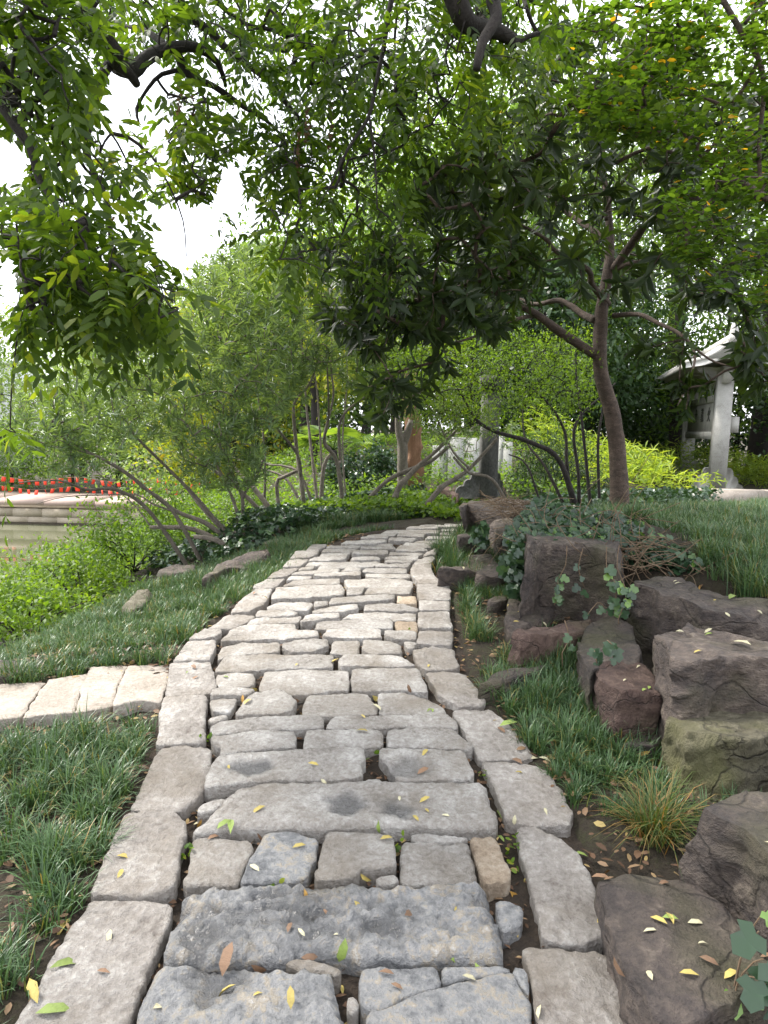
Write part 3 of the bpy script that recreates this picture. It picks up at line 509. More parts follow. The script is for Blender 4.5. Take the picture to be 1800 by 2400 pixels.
boulder('small pale stone wedged beside the massive square boulder','R6',[(705,1060),(750,1005),(800,1040),(790,1090)], (760,1200),(760,1080), mat='stone_tan', maxd=.2, zb=.33, amp=.5)
boulder('tan stone at the top of the dry vines beside terrace grass','F',[(1188,228),(1240,218),(1305,232),(1295,262),(1200,256)], (1240,292),(1240,258), mat='rock_red', maxd=.3, zb=.66)
boulder('broad brown boulder at the left edge of the path grass','E',[(885,380),(950,320),(1060,275),(1160,262),(1175,290),(1100,318),(1060,335),(1000,340),(930,375)], (930,445),(930,372), maxd=.6, ground_dz=-.12)
boulder('brown boulder under the ivy mound left of the path','E',[(685,340),(760,318),(840,322),(835,345),(760,352),(700,352)], (740,412),(740,352), maxd=.5, ground_dz=-.3)
boulder('pointed olive boulder at the top of the pond bank','E',[(530,500),(590,430),(640,422),(660,455),(620,495),(575,520)], (560,565),(575,515), mat='rock_moss', maxd=.4, ground_dz=-.3)
boulder('long low rock at the foot of the pointed olive boulder','E',[(440,585),(500,520),(550,505),(540,545),(480,598)], (480,600),(490,585), maxd=.4, ground_dz=-.32)
boulder('small squared block by the path under the ivy','E',[(1138,224),(1190,212),(1245,216),(1240,236),(1150,238)], (1190,266),(1190,237), maxd=.3, ground_dz=-.03, amp=.5)
boulder('brown boulder cut off by the left edge above the flagstones','C',[(-120,95),(60,78),(112,105),(95,132),(20,150),(-120,150)], (10,215),(20,148), maxd=.6, ground_dz=-.4)
# ------------------------------------------------------------------ branch growth: join leaf sprays to a skeleton
def grow(skel, targets, r0=.0035, rmax=.03, sag=.12, sides=4, maxlen=9.):
    """targets are attached one after the other to the nearest point of the growing tree"""
    skel = np.asarray(skel); n = len(targets); dist = np.full(n, 1e9); par = np.zeros(n, int)
    for k in range(0, len(skel), 400):
        d = np.linalg.norm(targets[:,None]-skel[None,k:k+400], axis=2); j = d.argmin(1); m = d[np.arange(n), j]; b = m < dist
        dist[b] = m[b]; par[b] = -(j[b]+k)-1
    done = np.zeros(n, bool); order = []
    for _ in range(n):
        dd = np.where(done, 1e9, dist); i = int(dd.argmin()); done[i] = True; order.append(i)
        d = np.linalg.norm(targets-targets[i], axis=1)*1.12; b = (~done) & (d < dist); dist[b] = d[b]; par[b] = i
    cnt = np.ones(n)
    for i in reversed(order):
        if par[i] >= 0: cnt[par[i]] += cnt[i]
    parts, axes = [], np.zeros((n,3))
    for i in order:
        a = targets[par[i]] if par[i] >= 0 else skel[-par[i]-1]; b = targets[i]; L = np.linalg.norm(b-a); axes[i] = (b-a)/(L+1e-6)
        if L > maxlen: continue
        r1 = min(rmax, r0*cnt[i]**.45); r2 = min(rmax, r0*max(1, cnt[i]-1)**.45)*.9; mid = (a+b)/2 + R.normal(0, .05*L, 3) + (0,0,sag*L*.5)
        parts.append(tube([a, mid, b], [r1, (r1+r2)/2, r2], sides, step=max(.1, L/3)))
    return cat_(parts), axes
def skel_of(lines): return np.concatenate([smooth_line(P, np.ones(len(P)), .06)[0] for P in lines])
def br(code, pts, Y0, Y1=None):
    pts = px(code, pts); Y1 = Y0 if Y1 is None else Y1
    return at_y(pts, np.linspace(Y0, Y1, len(pts)))
def var(n, per, lo=0., hi=1., P=None, clump=.45):
    v = R.uniform(lo, hi, n)
    if P is not None: v = np.clip(v*(1-clump) + clump*(.5+.6*noise(P, 1.4, 77)), 0, 1)
    return np.repeat(v, per)
def compound(P, D, L, nl=6, ll=.085, lw=.03):
    n = len(P); D = unit(D); N = unit(np.stack([R.normal(0,.35,n), R.normal(0,.35,n), np.ones(n)],1)); S = unit(np.cross(D, N)); N = np.cross(S, D)
    LP, LD, LN, LL = [], [], [], []
    for k in range(nl+1):
        t = (k+1.)/(nl+1); c = P + D*(L*t)[:,None]; c[:,2] -= .45*L*t*t
        Dt = unit(D - np.array([0,0,.7])*t)
        for s in ((-1,1) if k < nl else (0,)):
            d = unit(Dt*(.62 if s else 1) + S*s*.8 + R.normal(0,.14,(n,3)) - np.array([0,0,.22])); LP.append(c); LD.append(d); LN.append(unit(N+R.normal(0,.3,(n,3))))
            LL.append(ll*(.62+.5*math.sin(math.pi*(.2+.7*t)))*R.uniform(.8,1.15,n))
    LP, LD, LN, LL = map(np.concatenate, (LP, LD, LN, LL))
    return LP, LD, LN, LL, LL*lw/ll
def tree_obj(label, cat, name, trunks, matb, group=None, crown=None, twigs=None, sides=9, wob=.12):
    root = thing(name, label, cat, group=group)
    for k, (nm, P, r) in enumerate(trunks): mk(nm, *tube(P, r, sides, wob), matb, root, smooth=True)
    if twigs: mk('twigs', *twigs, matb, root, smooth=True)['kind'] = 'stuff'
    if crown:
        V, T, a, m = crown; o = mk('crown', V, T, m, root, {'var':a}); o['kind'] = 'stuff'
    return root
# ------------------------------------------------------------------ wingnut tree overhead
def rr(a, b, n): return np.linspace(a, b, n)
K = .0026
wl = [('limb', np.concatenate([[[-2.9,2.2,3.6],[-2.5,2.9,4.3]], br('Z1',[(300,-120),(340,60),(420,150),(500,230),(490,270),(560,320),(590,365)],3.9,4.4)]), [.12,.1,.075,.06,.052,.045,.04,.03,.022]),
 ('limb', br('Z1',[(500,285),(570,310),(640,250),(720,210),(850,205),(940,270),(975,370)],4.3,4.9), [.045,.042,.04,.036,.03,.022,.012]),
 ('limb', br('Z1',[(480,270),(430,350),(400,480),(370,640),(430,800),(470,900),(480,1180)],4.25,3.9), [.032,.028,.024,.019,.016,.013,.008]),
 ('limb', br('Z1',[(760,220),(820,330),(920,370),(1050,460),(1150,520),(1230,600)],4.7,5.2), [.03,.027,.022,.018,.013,.007]),
 ('limb', br('Z1',[(720,200),(640,140),(540,110),(470,85)],4.6,5.2), [.024,.018,.013,.009]),
 ('limb', br('Z1',[(700,-160),(770,0),(830,80),(910,135),(1000,230),(1150,340),(1240,450),(1330,560),(1345,640),(1380,680)],5.0,5.8), [.04,.034,.03,.028,.024,.021,.018,.014,.01,.007]),
 ('limb', br('Z1',[(800,300),(700,320),(640,380),(590,470),(600,530)],4.8,4.6), [.016,.014,.012,.01,.006]),
 ('limb', np.concatenate([[[-2.9,2.2,2.9]], br('Z1',[(-60,380),(0,450),(70,550),(130,640),(170,780),(240,880),(270,960)],3.3,3.0)]), [.06,.03,.022,.02,.017,.014,.01,.006]),
 ('limb', br('Z1',[(-40,230),(20,310),(50,420),(170,520),(290,620),(370,730),(460,820)],3.6,4.2), [.02,.018,.014,.012,.01,.008,.006]),
 ('limb', br('Z1',[(430,490),(480,575),(550,590),(650,670),(720,780),(790,950),(805,1110)],4.1,4.4), [.012,.011,.01,.008,.006,.004,.003]),
 ('limb', br('Z1',[(1720,-150),(1690,0),(1659,190),(1620,380),(1590,510),(1500,650),(1420,820)],4.6,4.2), [.018,.016,.014,.012,.01,.008,.005]),
 ('limb', br('Z1',[(1595,500),(1620,700),(1630,900)],4.4,4.3), [.008,.006,.004]),
 ('limb', br('Z1',[(850,-80),(1040,95),(1180,130),(1300,200),(1400,250)],5.2,5.4), [.022,.017,.014,.01,.007]),
 ('limb', br('Z2',[(200,-300),(310,0),(360,100),(420,120),(500,140),(575,185)],4.2,4.5), [.075,.062,.055,.047,.042,.034]),
 ('limb', br('Z2',[(455,-200),(470,0),(485,80),(425,180),(400,300)],4.1,4.0), [.036,.034,.032,.028,.02])]
top_y = [wl[0][1][1], wl[5][1][0], wl[12][1][0], wl[10][1][0], wl[13][1][0], wl[14][1][0]]
hub = np.array([-1.6,3.2,5.4])
wl.append(('trunk', np.array([[-3.05,1.6,-.1],[-3.0,1.8,1.4],[-2.9,2.2,3.0],[-2.6,2.6,4.3],hub]), [.27,.22,.19,.15,.11]))
for q in top_y[1:]: wl.append(('limb', np.array([hub, (hub+q)/2+(0,0,.5), q]), [.08,.06,.036]))
W_Z = [([(0,500),(150,460),(260,540),(390,620),(430,710),(380,770),(300,730),(230,750),(150,670),(0,670)],2.6,3.6,210,.074),
 ([(0,680),(110,630),(220,660),(150,760),(60,770),(0,740)],2.7,3.2,40,.074),
 ([(-80,-150),(230,-100),(220,130),(150,320),(60,330),(-80,280)],2.8,4.0,230,.074),
 ([(200,-150),(960,-150),(960,200),(780,240),(640,130),(500,110),(380,140),(260,90)],4.2,6.6,400,.076),
 ([(560,60),(960,100),(960,400),(930,520),(800,480),(700,430),(620,330),(560,210)],4.4,6.6,210,.076),
 ([(390,215),(520,215),(545,330),(520,420),(470,480),(400,470),(385,340)],4.3,5.2,80,.08),
 ([(560,290),(700,330),(760,440),(700,480),(640,470),(600,400)],4.4,5.2,50,.08),
 ([(250,100),(370,60),(420,150),(380,240),(300,240)],4.1,5,22,.08),
 ([(0,290),(130,280),(250,300),(330,380),(310,460),(240,520),(120,520),(60,440),(0,380)],3.2,4.4,60,.075),
 ([(640,470),(760,430),(960,420),(960,560),(860,640),(740,660),(620,620),(600,560)],4.0,5.0,60,.075),
 ([(900,-150),(1340,-150),(1330,120),(1250,260),(1120,330),(980,310),(900,420)],4.2,6.0,330,.075),
 ([(0,930),(30,940),(50,990),(25,1050),(0,1050)],2.8,3.0,3,.08)]
# extra unseen crown sprays, overhead and behind, are added to shade the foreground
P, szs = [], []
for poly, a, b, n, sz in W_Z:
    q = sample(poly, n); P.append(at_y(q, R.uniform(a, b, n))); szs.append(np.full(n, sz))
ov = R.uniform((-6,-4.5,4.4),(4.5,6.0,7.2),(1500,3)); ov = ov[((ov[:,2]-1.5)/np.maximum(ov[:,1],.01) > .68) | (ov[:,1] < 0)]; P.append(ov); szs.append(np.full(len(ov), .09))
P = np.concatenate(P); szs = np.concatenate(szs)
def to_px(P):
    v = P-O; c, s = math.cos(PITCH), math.sin(PITCH); dep = v[:,1]*c - v[:,2]*s; yy = (v[:,1]*s + v[:,2]*c)/dep; xx = v[:,0]/dep; c, s = math.cos(ROLL), math.sin(ROLL)
    return np.c_[900+FPX*(xx*c+yy*s), 1200-FPX*(-xx*s+yy*c)]
SKYW = [px('Z1', q) for q in ([(470,300),(640,280),(770,290),(740,400),(560,440),(540,560),(480,560),(440,480)],[(640,880),(740,900),(900,880),(990,690),(1040,760),(1060,880),(960,900),(930,1080),(880,1180),(760,1170),(640,1060),(680,980),(600,900)],[(-40,570),(90,640),(125,760),(60,790),(-40,830)],[(300,640),(350,700),(420,840),(330,760)],[(0,1120),(60,1100),(90,1290),(0,1400)])]
def open_sky(P): q = to_px(P); r = np.zeros(len(P), bool); [r.__ior__(in_poly(q, w_)) for w_ in SKYW]; return r & (P[:,1] > .5)
kp = ~open_sky(P); P, szs = P[kp], szs[kp]
tw, ax = grow(skel_of([l[1] for l in wl]), P, .0022, .016, .05)
D = unit(ax*.7 + R.normal(0,.55,(len(P),3)) - np.array([0,0,.25])); 
LP, LD, LN, LL, LW = compound(P, D, R.uniform(.2,.32,len(P)), 6, 1., .36)
sc_ = np.tile(szs, len(LP)//len(P)); LL *= sc_; LW *= sc_
kp = ~open_sky(LP+LD*LL[:,None]*.5) ; LP, LD, LN, LL, LW = LP[kp], LD[kp], LN[kp], LL[kp], LW[kp]
V, T, per = leaves(LP, LD, LN, LL, LW, OVAL)
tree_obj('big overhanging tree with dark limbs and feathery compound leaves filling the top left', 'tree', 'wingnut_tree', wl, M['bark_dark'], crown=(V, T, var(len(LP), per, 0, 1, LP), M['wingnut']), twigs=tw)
wroot = COL.objects['wingnut_tree']
for x, y, L in [(420,205,.35),(700,310,.3),(720,250,.25),(455,230,.3),(260,480,.18),(340,360,.25),(775,240,.3)]:
    c = at_y([(x,y)], 4.6)[0]; k = int(L/.012); pts = c + np.c_[R.normal(0,.006,k), R.normal(0,.006,k), -np.arange(k)*.012]
    V, T, per = leaves(np.repeat(pts,2,0), rdir(2*k), rdir(2*k), .022, .02, SMALL)
    mk('fruit_string', V, T, M['litter'], wroot, {'var':var(2*k, per, 0, .6)})
# ------------------------------------------------------------------ broadleaf tree on the right terrace
tb = hit([(1456,1203)])[0]; TY = tb[1]
tr = at_y([(1456,1203),(1448,1080),(1436,976),(1408,868),(1408,749),(1422,651),(1430,553),(1415,401),(1413,304)], np.r_[TY,TY,TY,TY,TY,TY,TY+.1,TY+.2,TY+.3]); tr[0,2] -= .12
s_ = TY/6.4
LT = [('trunk', tr, np.array([.094,.076,.07,.062,.058,.046,.036,.022,.01])*s_),
 ('limb', br('Z4',[(915,520),(760,420),(660,345),(560,290),(440,240),(280,275),(160,270),(90,195)],TY,TY-1.3), np.array([.042,.038,.032,.027,.022,.017,.013,.008])*s_),
 ('limb', br('Z4',[(660,345),(540,375),(450,420),(300,470)],TY-.3,TY-1.2), [.022,.018,.014,.008]),
 ('limb', br('Z4',[(915,370),(860,345),(760,285),(640,300),(500,230)],TY,TY+.9), [.042,.038,.03,.024,.014]),
 ('limb', br('Z4',[(970,300),(900,220),(880,150),(740,70),(700,20),(560,-60)],TY,TY-1.0), [.036,.032,.026,.022,.018,.01]),
 ('limb', br('Z2',[(985,1170),(1080,1040),(1130,970),(1230,850),(1320,730),(1450,600)],TY,TY-1.2), [.044,.042,.034,.028,.02,.01]),
 ('limb', br('Z2',[(960,1040),(880,980),(820,940),(700,840),(620,700)],TY,TY+.6), [.036,.034,.026,.016,.008]),
 ('limb', br('Z2',[(990,1170),(1060,1140),(1180,1120),(1350,1090)],TY,TY-.5), [.026,.024,.019,.012]),
 ('limb', br('Z2',[(960,950),(950,740),(945,560),(900,400),(880,200)],TY,TY+.6), [.022,.018,.014,.01,.006]),
 ('limb', br('Z2',[(930,960),(1020,800),(1130,690),(1240,570)],TY,TY-1.1), [.02,.017,.013,.007]),
 ('limb', br('Z4',[(990,350),(1100,345),(1190,385),(1280,430),(1340,500),(1330,600),(1270,740)],TY,TY-1.5), [.028,.024,.02,.016,.013,.01,.006]),
 ('limb', br('Z4',[(1280,430),(1380,520),(1460,560),(1600,580)],TY-1,TY-1.3), [.012,.011,.009,.006])]
B_Z = [([(1230,90),(1400,50),(1620,50),(1680,250),(1450,270),(1240,290)],6.0,8.4,150),([(690,640),(760,560),(900,540),(960,440),(1100,320),(1250,230),(1450,200),(1600,250),(1600,500),(1500,700),(1380,700),(1250,690),(1200,760),(1100,790),(950,790),(830,810),(760,760)],4.6,8.4,760),
 ([(780,760),(900,740),(1050,800),(1080,860),(1000,930),(930,960),(880,1000),(850,930),(830,860)],5.0,6.2,34),
 ([(1600,250),(1850,200),(1850,860),(1760,840),(1700,740),(1560,700),(1480,690)],4.6,7.5,190),
 ([(1450,760),(1560,740),(1640,800),(1700,850),(1620,870),(1520,830)],5.0,6.0,12),([(1580,860),(1680,880),(1640,960),(1570,1020),(1560,940)],4.9,5.3,7),([(1720,800),(1800,800),(1800,900),(1740,900)],4.9,5.3,8)]
P = np.concatenate([at_y(sample(q, n), R.uniform(a, b, n)) for q, a, b, n in B_Z])
fr = in_poly(to_px(P), [(1200,520),(1330,400),(1590,380),(1560,790),(1220,800)]) & (P[:,1] < TY+.15) & (R.random(len(P)) < .58); P = P[~fr]; fr = in_poly(to_px(P), [(1530,800),(1730,780),(1730,1030),(1530,1030)]) & (R.random(len(P)) < .8); P = P[~fr]
tw, ax = grow(skel_of([l[1] for l in LT]), P, .0035, .018, .06)
def rosette(P, ax, n, L, W, tmpl, th0, th1, droop=.2):
    m = len(P); A = unit(ax); U = unit(np.cross(A, rdir(m))); Vv = np.cross(A, U); LP, LD, LN = [], [], []
    for k in range(n):
        ph = 2.4*k + R.uniform(0,.5,m); th = R.uniform(th0, th1, m)
        rad = U*np.cos(ph)[:,None] + Vv*np.sin(ph)[:,None]; d = unit(A*np.cos(th)[:,None] + rad*np.sin(th)[:,None] - np.array([0,0,droop]))
        LP.append(P - A*(.012*k)*R.uniform(.6,1.4,(m,1))*L/.15 ); LD.append(d); LN.append(unit(A*np.sin(th)[:,None] - rad*np.cos(th)[:,None] + R.normal(0,.15,(m,3))+np.array([0,0,.35])))
    LP, LD, LN = map(np.concatenate, (LP, LD, LN)); s = R.uniform(.65,1.15,len(LP))
    return leaves(LP, LD, LN, L*s, W*s, tmpl), LP
(V, T, per), LP = rosette(P, unit(ax+np.array([0,0,.15])), 10, .165, .053, LANCE, .7, 1.6, .25)
tree_obj('broadleaf evergreen tree with curved brown trunk and dark glossy leaves on the terrace', 'tree', 'broadleaf_tree', LT, M['bark'], crown=(V, T, var(len(LP), per, 0, 1, LP), M['loquat']), twigs=tw, sides=12, wob=.07)
# ------------------------------------------------------------------ small round-leaved tree at the upper right
et = [('trunk', np.array([[3.3,3.1,.55],[3.25,3.2,1.7],[3.1,3.4,3.0],[2.7,3.7,4.3]]), [.1,.085,.07,.05]),
 ('limb', np.concatenate([[[2.7,3.7,4.3]], br('Z2',[(1400,-120),(1470,10),(1540,130),(1620,260),(1640,400),(1620,650),(1640,850),(1700,930)],4.1,4.0)]), [.05,.03,.016,.015,.014,.013,.012,.01,.008]),
 ('limb', np.concatenate([[[3.25,3.2,1.9]], br('Z2',[(1750,900),(1600,820),(1500,760),(1400,700)],3.7,4.0)]), [.06,.02,.014,.01,.006]),
 ('limb', br('Z2',[(1620,260),(1500,450),(1380,420),(1200,400)],4.1,4.3), [.011,.01,.008,.005]), ('limb', br('Z2',[(1560,100),(1659,-20),(1720,-120)],4.1,4.2), [.01,.009,.007])]
E_Z = [([(1340,60),(1500,-60),(1850,-60),(1850,420),(1700,420),(1560,350),(1400,290),(1330,230)],3.7,4.6,260),([(1560,420),(1850,380),(1850,720),(1700,700),(1620,600),(1550,560)],3.5,4.5,100),([(1330,220),(1450,250),(1580,300),(1560,340),(1440,330),(1350,300)],3.9,4.4,40),([(1550,540),(1650,560),(1700,680),(1600,640)],3.8,4.3,18)]
P = np.concatenate([at_y(sample(q, n), R.uniform(a, b, n)) for q, a, b, n in E_Z])
tw, ax = grow(skel_of([l[1] for l in et]), P, .002, .01, .02)
m = len(P); k = 16; A = np.repeat(unit(ax*np.array([1,1,.4])), k, 0); tt = np.tile(np.linspace(-1.2,.4,k), m); LP = np.repeat(P, k, 0) + A*(tt*.16)[:,None] + R.normal(0,.012,(m*k,3))
S = unit(np.cross(A, [0,0,1.])); sg = np.tile([1,-1], m*k//2); LD = unit(A*.5 + S*sg[:,None] + R.normal(0,.25,(m*k,3))); LN = unit(np.array([0,0,1.])+R.normal(0,.35,(m*k,3)))
s = R.uniform(.7,1.15,m*k); V, T, per = leaves(LP, LD, LN, .046*s, .034*s, OVAL)
tree_obj('slender tree with small round leaves turning yellow hanging in from the right', 'tree', 'round_leaved_tree', et, M['bark'], crown=(V, T, var(len(LP), per, 0, 1), M['elm']), twigs=tw)
# ------------------------------------------------------------------ oleander shrubs
def foot(P, sink=.06):
    P = P.copy(); P[0,2] = min(P[0,2], gz(P[0,0], P[0,1]))-sink; return P
def stem(code, pts, r0, r1, dY=0., Y=None):
    q = px(code, pts); b = hit(q[:1])[0]; Yb = b[1] if Y is None else Y
    P = at_y(q, np.linspace(Yb, Yb+dY, len(q))); return ('stem', foot(P), np.linspace(r0, r1, len(q))*.74)
OY = 7.3
ol = [stem('Z7',[(1340,600),(1180,500),(1080,380),(860,160),(700,0)],.034,.012,-.2,OY), stem('Z7',[(1320,612),(1150,540),(1000,480),(880,400),(680,240),(470,130),(280,20)],.036,.01,-.6,OY),
 stem('Z7',[(1140,600),(960,470),(800,340),(700,260),(500,150),(300,110)],.03,.008,-.5,OY-.2), stem('Z7',[(1080,605),(830,470),(640,350),(480,350),(330,300),(100,310)],.032,.006,-.9,OY-.3),
 stem('Z7',[(1310,615),(1080,572),(950,560),(830,558)],.042,.026,-.2,OY), stem('Z7',[(1345,655),(1200,630),(1075,612)],.045,.03,-.1,OY-.3), stem('Z7',[(830,545),(740,430),(600,310),(400,110)],.012,.005,.2,OY-.5),
 stem('Z7',[(1520,470),(1330,350),(1200,250),(1000,100),(900,-80)],.04,.01,0,8.6), stem('Z7',[(1560,440),(1400,330),(1330,260),(1180,60)],.055,.014,.3,8.9),
 stem('Z7',[(1385,590),(1350,520),(1345,390),(1290,260),(1250,190),(1200,0)],.034,.012,0,OY+.3), stem('Z7',[(1350,400),(1370,350),(1430,270),(1480,140)],.022,.012,.1,OY+.3),
 stem('Z7',[(1300,600),(1120,450),(1000,300),(760,60),(640,-160)],.026,.008,.3,OY+.2), stem('Z7',[(960,470),(850,430),(760,380),(560,380),(360,390),(200,430)],.014,.005,-.4,OY-.3), stem('Z7',[(1340,590),(1300,420),(1200,200),(1130,0),(1080,-300)],.028,.007,.3,OY+.3)]
ol[10][1][0,2] = at_y(px('Z7',[(1350,400)]), OY+.3)[0,2]; ol[6][1][0] = at_y(px('Z7',[(830,545)]), OY-.5)[0]; ol[12][1][0] = at_y(px('Z7',[(960,470)]), OY-.3)[0]
O_Z = [([(50,900),(200,840),(330,740),(430,660),(520,640),(640,660),(690,760),(700,920),(640,1000),(610,1090),(500,1080),(380,1020),(250,1030),(150,1060),(60,1040),(30,960)],6.2,8.6,1150),
       ([(0,990),(120,960),(260,1010),(330,1080),(200,1110),(40,1120)],6.0,7.0,45),([(400,1040),(600,1060),(640,1120),(520,1150),(420,1120)],6.8,7.8,60),([(430,640),(560,560),(680,640),(660,760),(480,760)],7.4,9.0,170)]
def oleander(label, stems, zones, L=.115):
    P = np.concatenate([at_y(sample(q, n), R.uniform(a, b, n)) for q, a, b, n in zones]); P = P[P[:,2] > gz(P[:,0], P[:,1])+.1]
    tw, ax = grow(skel_of([l[1] for l in stems]), P, .0018, .008, .1, 3)
    (V, T, per), LP = rosette(P, unit(ax*.6+np.array([0,0,.55])), 13, L, .0175, LANCE, .35, 1.25, .12)
    return tree_obj(label, 'shrub', 'oleander_shrub', stems, M['bark_grey'], crown=(V, T, var(len(LP), per, 0, 1, LP), M['oleander']), twigs=tw, group='oleander shrubs on the bank', sides=8)
oleander('wide oleander shrub with pale stems leaning left over the pond', ol, O_Z)
UY = 9.0
ul = [stem('Z3',[(1320,1160),(1300,1050),(1285,950),(1270,800),(1275,720),(1340,640),(1380,520)],.045,.014,.2,UY), stem('Z3',[(1300,1040),(1285,950),(1200,840),(1160,750),(1100,560)],.03,.012,-.2,UY), stem('Z3',[(1380,1150),(1400,1000),(1432,940),(1400,880),(1440,700),(1430,560),(1440,300)],.042,.01,.3,UY+.3),
 stem('Z3',[(1490,1165),(1455,980),(1400,900),(1420,780),(1410,500)],.045,.01,-.1,UY), stem('Z3',[(1480,1100),(1470,980),(1465,830),(1500,760),(1580,700),(1700,640)],.035,.01,.3,UY), stem('Z3',[(1380,1150),(1345,930),(1325,750),(1290,400),(1200,200)],.032,.01,.8,UY+.4),
 stem('Z3',[(1215,1180),(1195,1080),(1220,1050),(1285,1020)],.036,.026,0,UY-.3), stem('Z3',[(1370,1160),(1300,1040),(1230,1000),(1150,990),(1080,940)],.026,.014,.5,UY+.3), stem('Z3',[(1330,1150),(1240,1060),(1130,1010),(1000,960)],.03,.012,.6,UY+.2),
 stem('Z3',[(1500,1150),(1480,900),(1500,600),(1480,350)],.02,.008,.4,UY+.5), stem('Z3',[(1400,1150),(1380,820),(1350,560),(1250,300)],.022,.008,.5,UY+.5), stem('Z3',[(1140,1180),(1145,1000),(1130,800),(1080,500)],.026,.01,.3,UY)]
ul[1][1][0] = ul[0][1][1]; ul[4][1][0] = ul[3][1][1]
U_Z = [([(500,650),(560,570),(640,560),(740,600),(860,640),(900,740),(900,860),(830,920),(760,860),(700,900),(640,860),(560,800)],8.2,10.4,680),([(600,780),(700,760),(720,940),(640,980)],8.3,9.6,70)]
oleander('tall upright oleander shrub with dark forked stems beyond the ivy', ul, U_Z, .12)
# ------------------------------------------------------------------ fine-leaved shrub and leaning stems by the pillar
NY = 8.2
nl = [stem('Z4',[(850,1110),(760,980),(640,900),(480,850),(400,800),(340,700),(300,640)],.05,.008,-.4,NY), stem('Z4',[(830,1100),(790,1000),(780,850),(700,720),(560,600),(500,540)],.034,.008,.2,NY), stem('Z4',[(850,1100),(840,1040),(820,850),(870,760),(940,700),(1000,640)],.034,.008,.2,NY),
 stem('Z4',[(905,1130),(870,950),(850,760),(830,600),(830,500)],.028,.01,.3,NY-.4), stem('Z4',[(940,1110),(925,900),(950,720),(940,600)],.026,.01,.2,NY), stem('Z4',[(820,1090),(700,1010),(610,880),(600,700)],.03,.008,.6,NY), stem('Z4',[(700,1090),(620,1000),(540,950)],.022,.012,.3,NY+.3)]
P = np.concatenate([at_y(sample(q, n), R.uniform(a, b, n)) for q, a, b, n in [([(880,820),(1000,770),(1150,780),(1380,780),(1410,900),(1380,1000),(1300,980),(1230,960),(1150,1000),(1080,980),(1000,1010),(930,950)],7.4,9.6,620)]])
tw, ax = grow(skel_of([l[1] for l in nl]), P, .0016, .008, .1, 3)
m = len(P); k = 26; LP = np.repeat(P, k, 0)+R.normal(0,.075,(m*k,3)); s = R.uniform(.7,1.3,m*k)
V, T, per = leaves(LP, rdir(m*k)+np.array([0,0,.1]), unit(np.array([0,0,1.])+R.normal(0,.5,(m*k,3))), .04*s, .017*s, SMALL)
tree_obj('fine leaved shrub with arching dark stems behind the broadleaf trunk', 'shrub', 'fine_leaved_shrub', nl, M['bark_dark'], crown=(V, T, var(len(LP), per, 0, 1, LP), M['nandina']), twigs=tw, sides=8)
ln = [stem('Z4',[(135,1168),(240,1100),(300,1060),(370,1010),(490,880)],.05,.026,.4,8.4), stem('Z4',[(370,1030),(300,940),(230,800)],.022,.01,0,8.6), stem('Z4',[(570,1082),(470,1060),(370,1030),(300,960)],.03,.02,-.1,8.5)]
ln[1][1][0] = ln[0][1][3]
P = np.concatenate([at_y(sample([(960,960),(1100,920),(1200,940),(1180,1010),(1050,1040),(980,1020)], 60), R.uniform(8,9,60)), at_y(sample([(1000,1000),(1215,990),(1215,1060),(1100,1075),(1010,1085)], 55), R.uniform(9.9,11.2,55))]); tw, ax = grow(skel_of([l[1] for l in ln]), P, .0018, .008, .1, 3)
(V, T, per), LP = rosette(P, unit(ax*.6+np.array([0,0,.2])), 9, .1, .016, LANCE, .35, 1.25, .3)
tree_obj('leaning shrub stems crossing in front of the grey stone pillar', 'shrub', 'oleander_shrub', ln, M['bark_grey'], crown=(V, T, var(len(LP), per, 0, 1, LP), M['oleander']), twigs=tw, group='oleander shrubs on the bank', sides=9)
l2 = [stem('Z4',[(30,1165),(60,1100),(100,1050),(160,990),(230,930),(330,830)],.065,.02,.1,8.8), stem('Z4',[(-145,1105),(0,1075),(100,1020),(200,980),(280,915)],.04,.03,.1,9.0)]
P = at_y(sample([(900,870),(1050,850),(1080,930),(980,990),(900,960)], 70), R.uniform(8.6,9.6,70)); tw, ax = grow(skel_of([l[1] for l in l2]), P, .0018, .008, .1, 3)
(V, T, per), LP = rosette(P, unit(ax*.6+np.array([0,0,.4])), 9, .1, .016, LANCE, .35, 1.25, .2)
tree_obj('leaning pale oleander stems beside the peeling red trunk', 'shrub', 'oleander_shrub', l2, M['bark_grey'], crown=(V, T, var(len(LP), per, 0, 1, LP), M['oleander']), twigs=tw, group='oleander shrubs on the bank', sides=9)
q = at_y(px('Z4',[(85,1095),(80,960),(78,900),(62,850),(58,780)]), 10.2); q[0,2] -= .4; q2 = at_y(px('Z4',[(80,910),(100,860),(118,800)]), 10.2)
r_ = thing('dead_tree', 'bare pale forked trunk in the sunlit ivy', 'tree'); mk('trunk', *tube(q, [.08,.075,.07,.05,.035], 9, .1), M['bark_grey'], r_, smooth=True); mk('limb', *tube(q2, [.06,.055,.04], 9, .1), M['bark_grey'], r_, smooth=True)
q = at_y(px('Z4',[(128,1090),(126,900),(118,760),(110,600)]), 10.6); q[0,2] -= .4
r_ = thing('cypress_tree', 'shaggy red brown trunk behind the bare forked trunk', 'tree'); mk('trunk', *tube(q, [.16,.13,.12,.1], 14, .25), M['bark_red'], r_, smooth=True)
